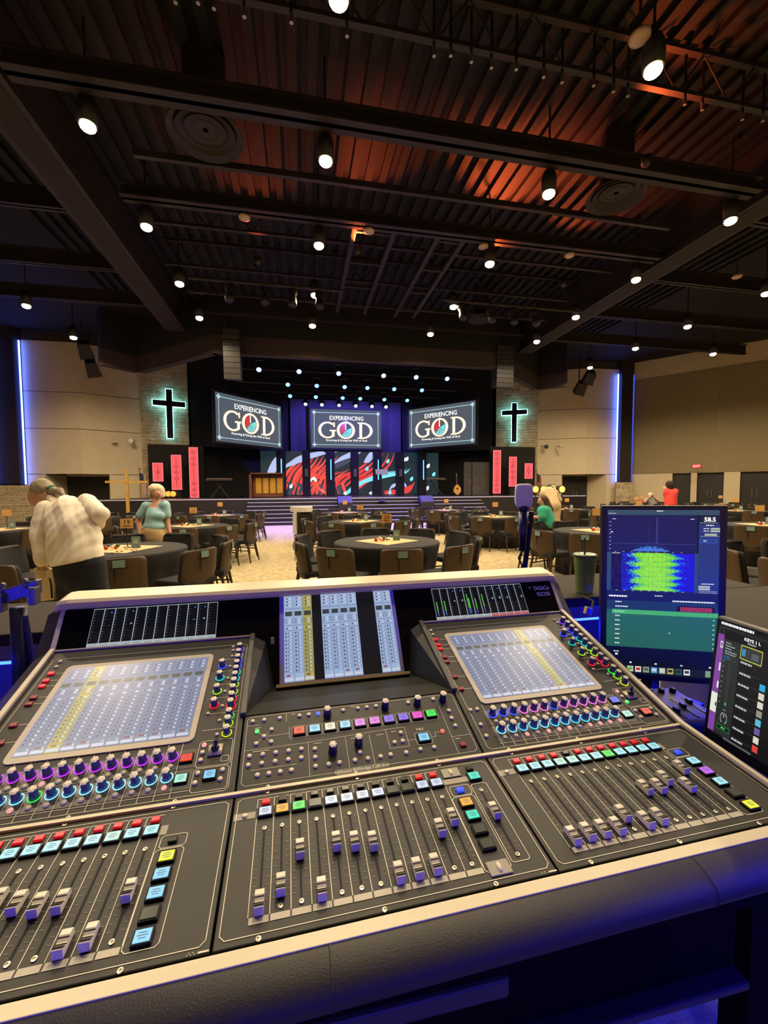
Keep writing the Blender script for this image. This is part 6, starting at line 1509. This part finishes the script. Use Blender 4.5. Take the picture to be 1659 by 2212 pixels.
letter('PRESET', .0058, pal('#e0e4e8', .9), tab, IM @ T(.355*CW, -.14*tH, .0009), 'preset_lettering')
# ------------------------------------------------------------------ cup, microphone, stand, small mixer
cup = thing('tumbler', 'green ribbed tumbler with a lid and straw on the counter', 'cup', (1.2, 1.585, CT), 0)
M_CUP = mat('green_tumbler', '#7c9860', .2, coat=.5, alpha=.8)
MB().lathe([(.033, 0), (.034, .004), (.044, .14), (.0465, .155), (.0465, .158)], 32, (0, 0, 0), 0, .012, 16).build('cup_body', M_CUP, cup, None, True)
MB().lathe([(.049, .156), (.049, .166), (.044, .168), (.038, .162), (.01, .162)], 28).build('cup_lid', mat('green_lid', '#6b7c58', .25), cup, None, True)
MB().tube((0, 0, .1), (.004, .01, .235), .0038, n=8).build('straw', mat('green_straw', '#3f5236', .3), cup)
mb_ = np.array([.895, 1.6, CT])
mic = thing('microphone', 'large grey blue microphone upright on a stand behind the console', 'microphone', mb_, 0)
rl = lambda x, y, zc=1.74: at(x, y, zc)-mb_
h0, h1 = rl(1131, 1096), rl(1131, 1045); hw = 18.3*1.74/F_PX
ol = [(hw*math.copysign(abs(math.cos(t))**.45, math.cos(t)), (h1[2]-h0[2])/2*math.copysign(abs(math.sin(t))**.45, math.sin(t))) for t in [2*PI*i/32 for i in range(32)]]
MB().prism(ol, -.022, .022, 'y').build('mic_grille', mat('lavender_grille', '#e2ddee', .7, .0, bump=.25, bs=700), mic, T(h0[0], h0[1], (h0[2]+h1[2])/2) @ RZ(-.45), False, .008, 3)
MB().torus(1, .06, 32, 6).build('grille_frame', mat('mic_dark', '#26242c', .4), mic, T(h0[0], h0[1], (h0[2]+h1[2])/2) @ RZ(-.45) @ RX(PI/2) @ Matrix.Diagonal((hw*1.0, (h1[2]-h0[2])/2*1.0, .02, 1)), True) if False else None
b0, b1 = rl(1131, 1098), rl(1128, 1190)
M_MICB = mat('mic_blue_body', '#2a2c60', .3, .3)
MB().tube(b0+np.array([0, 0, .01]), b0-np.array([0, 0, .012]), .024, .022, 20).build('mic_collar', M_MICB, mic, None, True)
MB().tube(b0-np.array([0, 0, .01]), b1, .021, .013, 20).build('mic_body', M_MICB, mic, None, True)
MB().tube(rl(1148, 1105, 1.76), np.array([.035, .03, 0]), .011, n=10).build('stand_pole', mat('stand_blue_black', '#1c1d38', .35, .5), mic)
MB().tube(rl(1131, 1140, 1.75), rl(1150, 1125, 1.77), .01, n=8).build('mic_clip', M_STEEL, mic)
MB().path([rl(1128, 1190), rl(1120, 1205), rl(1128, 1222), np.array([.0, .02, .01])], .0035).build('mic_cable', M_BLACK, mic)
MB().lathe([(.075, 0), (.07, .012), (.015, .02)], 20).build('stand_base', M_STEEL, mic, T(.035, .03, 0))
ls_ = thing('clamp_stand', 'metal clamp bracket on a dark post at the left edge', 'stand', (-.762, 1.305, .86), 0)
lo_ = np.array([-.762, 1.305, .86]); rl2 = lambda x, y, zc=1.15: at(x, y, zc)-lo_
M_POST = mat('post_blue_black', '#24243c', .4, .4)
MB().tube((0, 0, 0), rl2(40, 1312), .018, .02, 14).build('post', M_POST, ls_, None, True)
MB().tube((.045, .01, 0), rl2(52, 1330), .009, n=8).build('post_brace', M_POST, ls_)
ba, bb = rl2(-6, 1294), rl2(78, 1270)
mm = MB(); d_ = bb-ba
mm.add([tuple(ba+np.array([0, 0, -.018])), tuple(bb+np.array([0, 0, -.018])), tuple(bb+np.array([0, 0, .022])), tuple(ba+np.array([0, 0, .022])), tuple(ba+np.array([.005, .02, -.018])), tuple(bb+np.array([.005, .02, -.018])), tuple(bb+np.array([.005, .02, .022])), tuple(ba+np.array([.005, .02, .022]))],
       [(0, 1, 2, 3), (7, 6, 5, 4), (0, 4, 5, 1), (3, 2, 6, 7), (1, 5, 6, 2), (0, 3, 7, 4)])
mm.build('clamp_bar', mat('clamp_steel', '#6f6c80', .35, .7), ls_, None, False, .003)
for x, y in ((6, 1264), (55, 1255)): MB().tube(rl2(x, y+16), rl2(x, y), .0045, n=8).ball(tuple(rl2(x, y)), .0075, 10, 6).build('clamp_knob', mat('clamp_steel'), ls_, None, True)
for x, y in ((74, 1286), (2, 1302)): MB().box(tuple(rl2(x, y)), (.018, .03, .05)).build('clamp_jaw', mat('clamp_steel'), ls_, None, False, .004)
mp = atz(1462, 1535, .9); mx = thing('small_mixer', 'small black mixer with knobs between console and monitor', 'mixer', (mp[0], mp[1], .862), -.12)
MB().box((0, 0, .035), (.13, .19, .05)).build('mixer_body', mat('mixer_grey', '#26231f', .6), mx, None, False, .015, 4)
for i in range(3):
    MB().lathe([(.009, 0), (.008, .012), (.003, .014)], 12).build('mixer_knob', M_CON2, mx, T(-.035+i*.035, .06, .06))
    MB().box((-.035+i*.035, -.025, .0605), (.004, .1, .002)).build('mixer_slot', M_CON2, mx); MB().box((-.035+i*.035, -.04+.02*i, .065), (.011, .018, .009)).build('mixer_fader', M_CON2, mx, None, False, .002)
ub = thing('usb_adapter', 'small yellow and blue adapter hanging on a cable behind the console', 'adapter', at(1270, 1320, 1.55), .3)
MB().box((0, 0, 0), (.035, .012, .028)).build('adapter_body', mat('adapter_yellow', '#c8b84a', .5), ub, RY(.4), False, .002)
MB().box((0, -.007, 0), (.02, .002, .018)).build('adapter_label', mat('adapter_blue', '#2a2a90', .5), ub, RY(.4))
MB().path([(.02, 0, .005), (.06, .02, .025), (.1, .1, .02)], .004).build('adapter_cable', M_BLACK, ub)
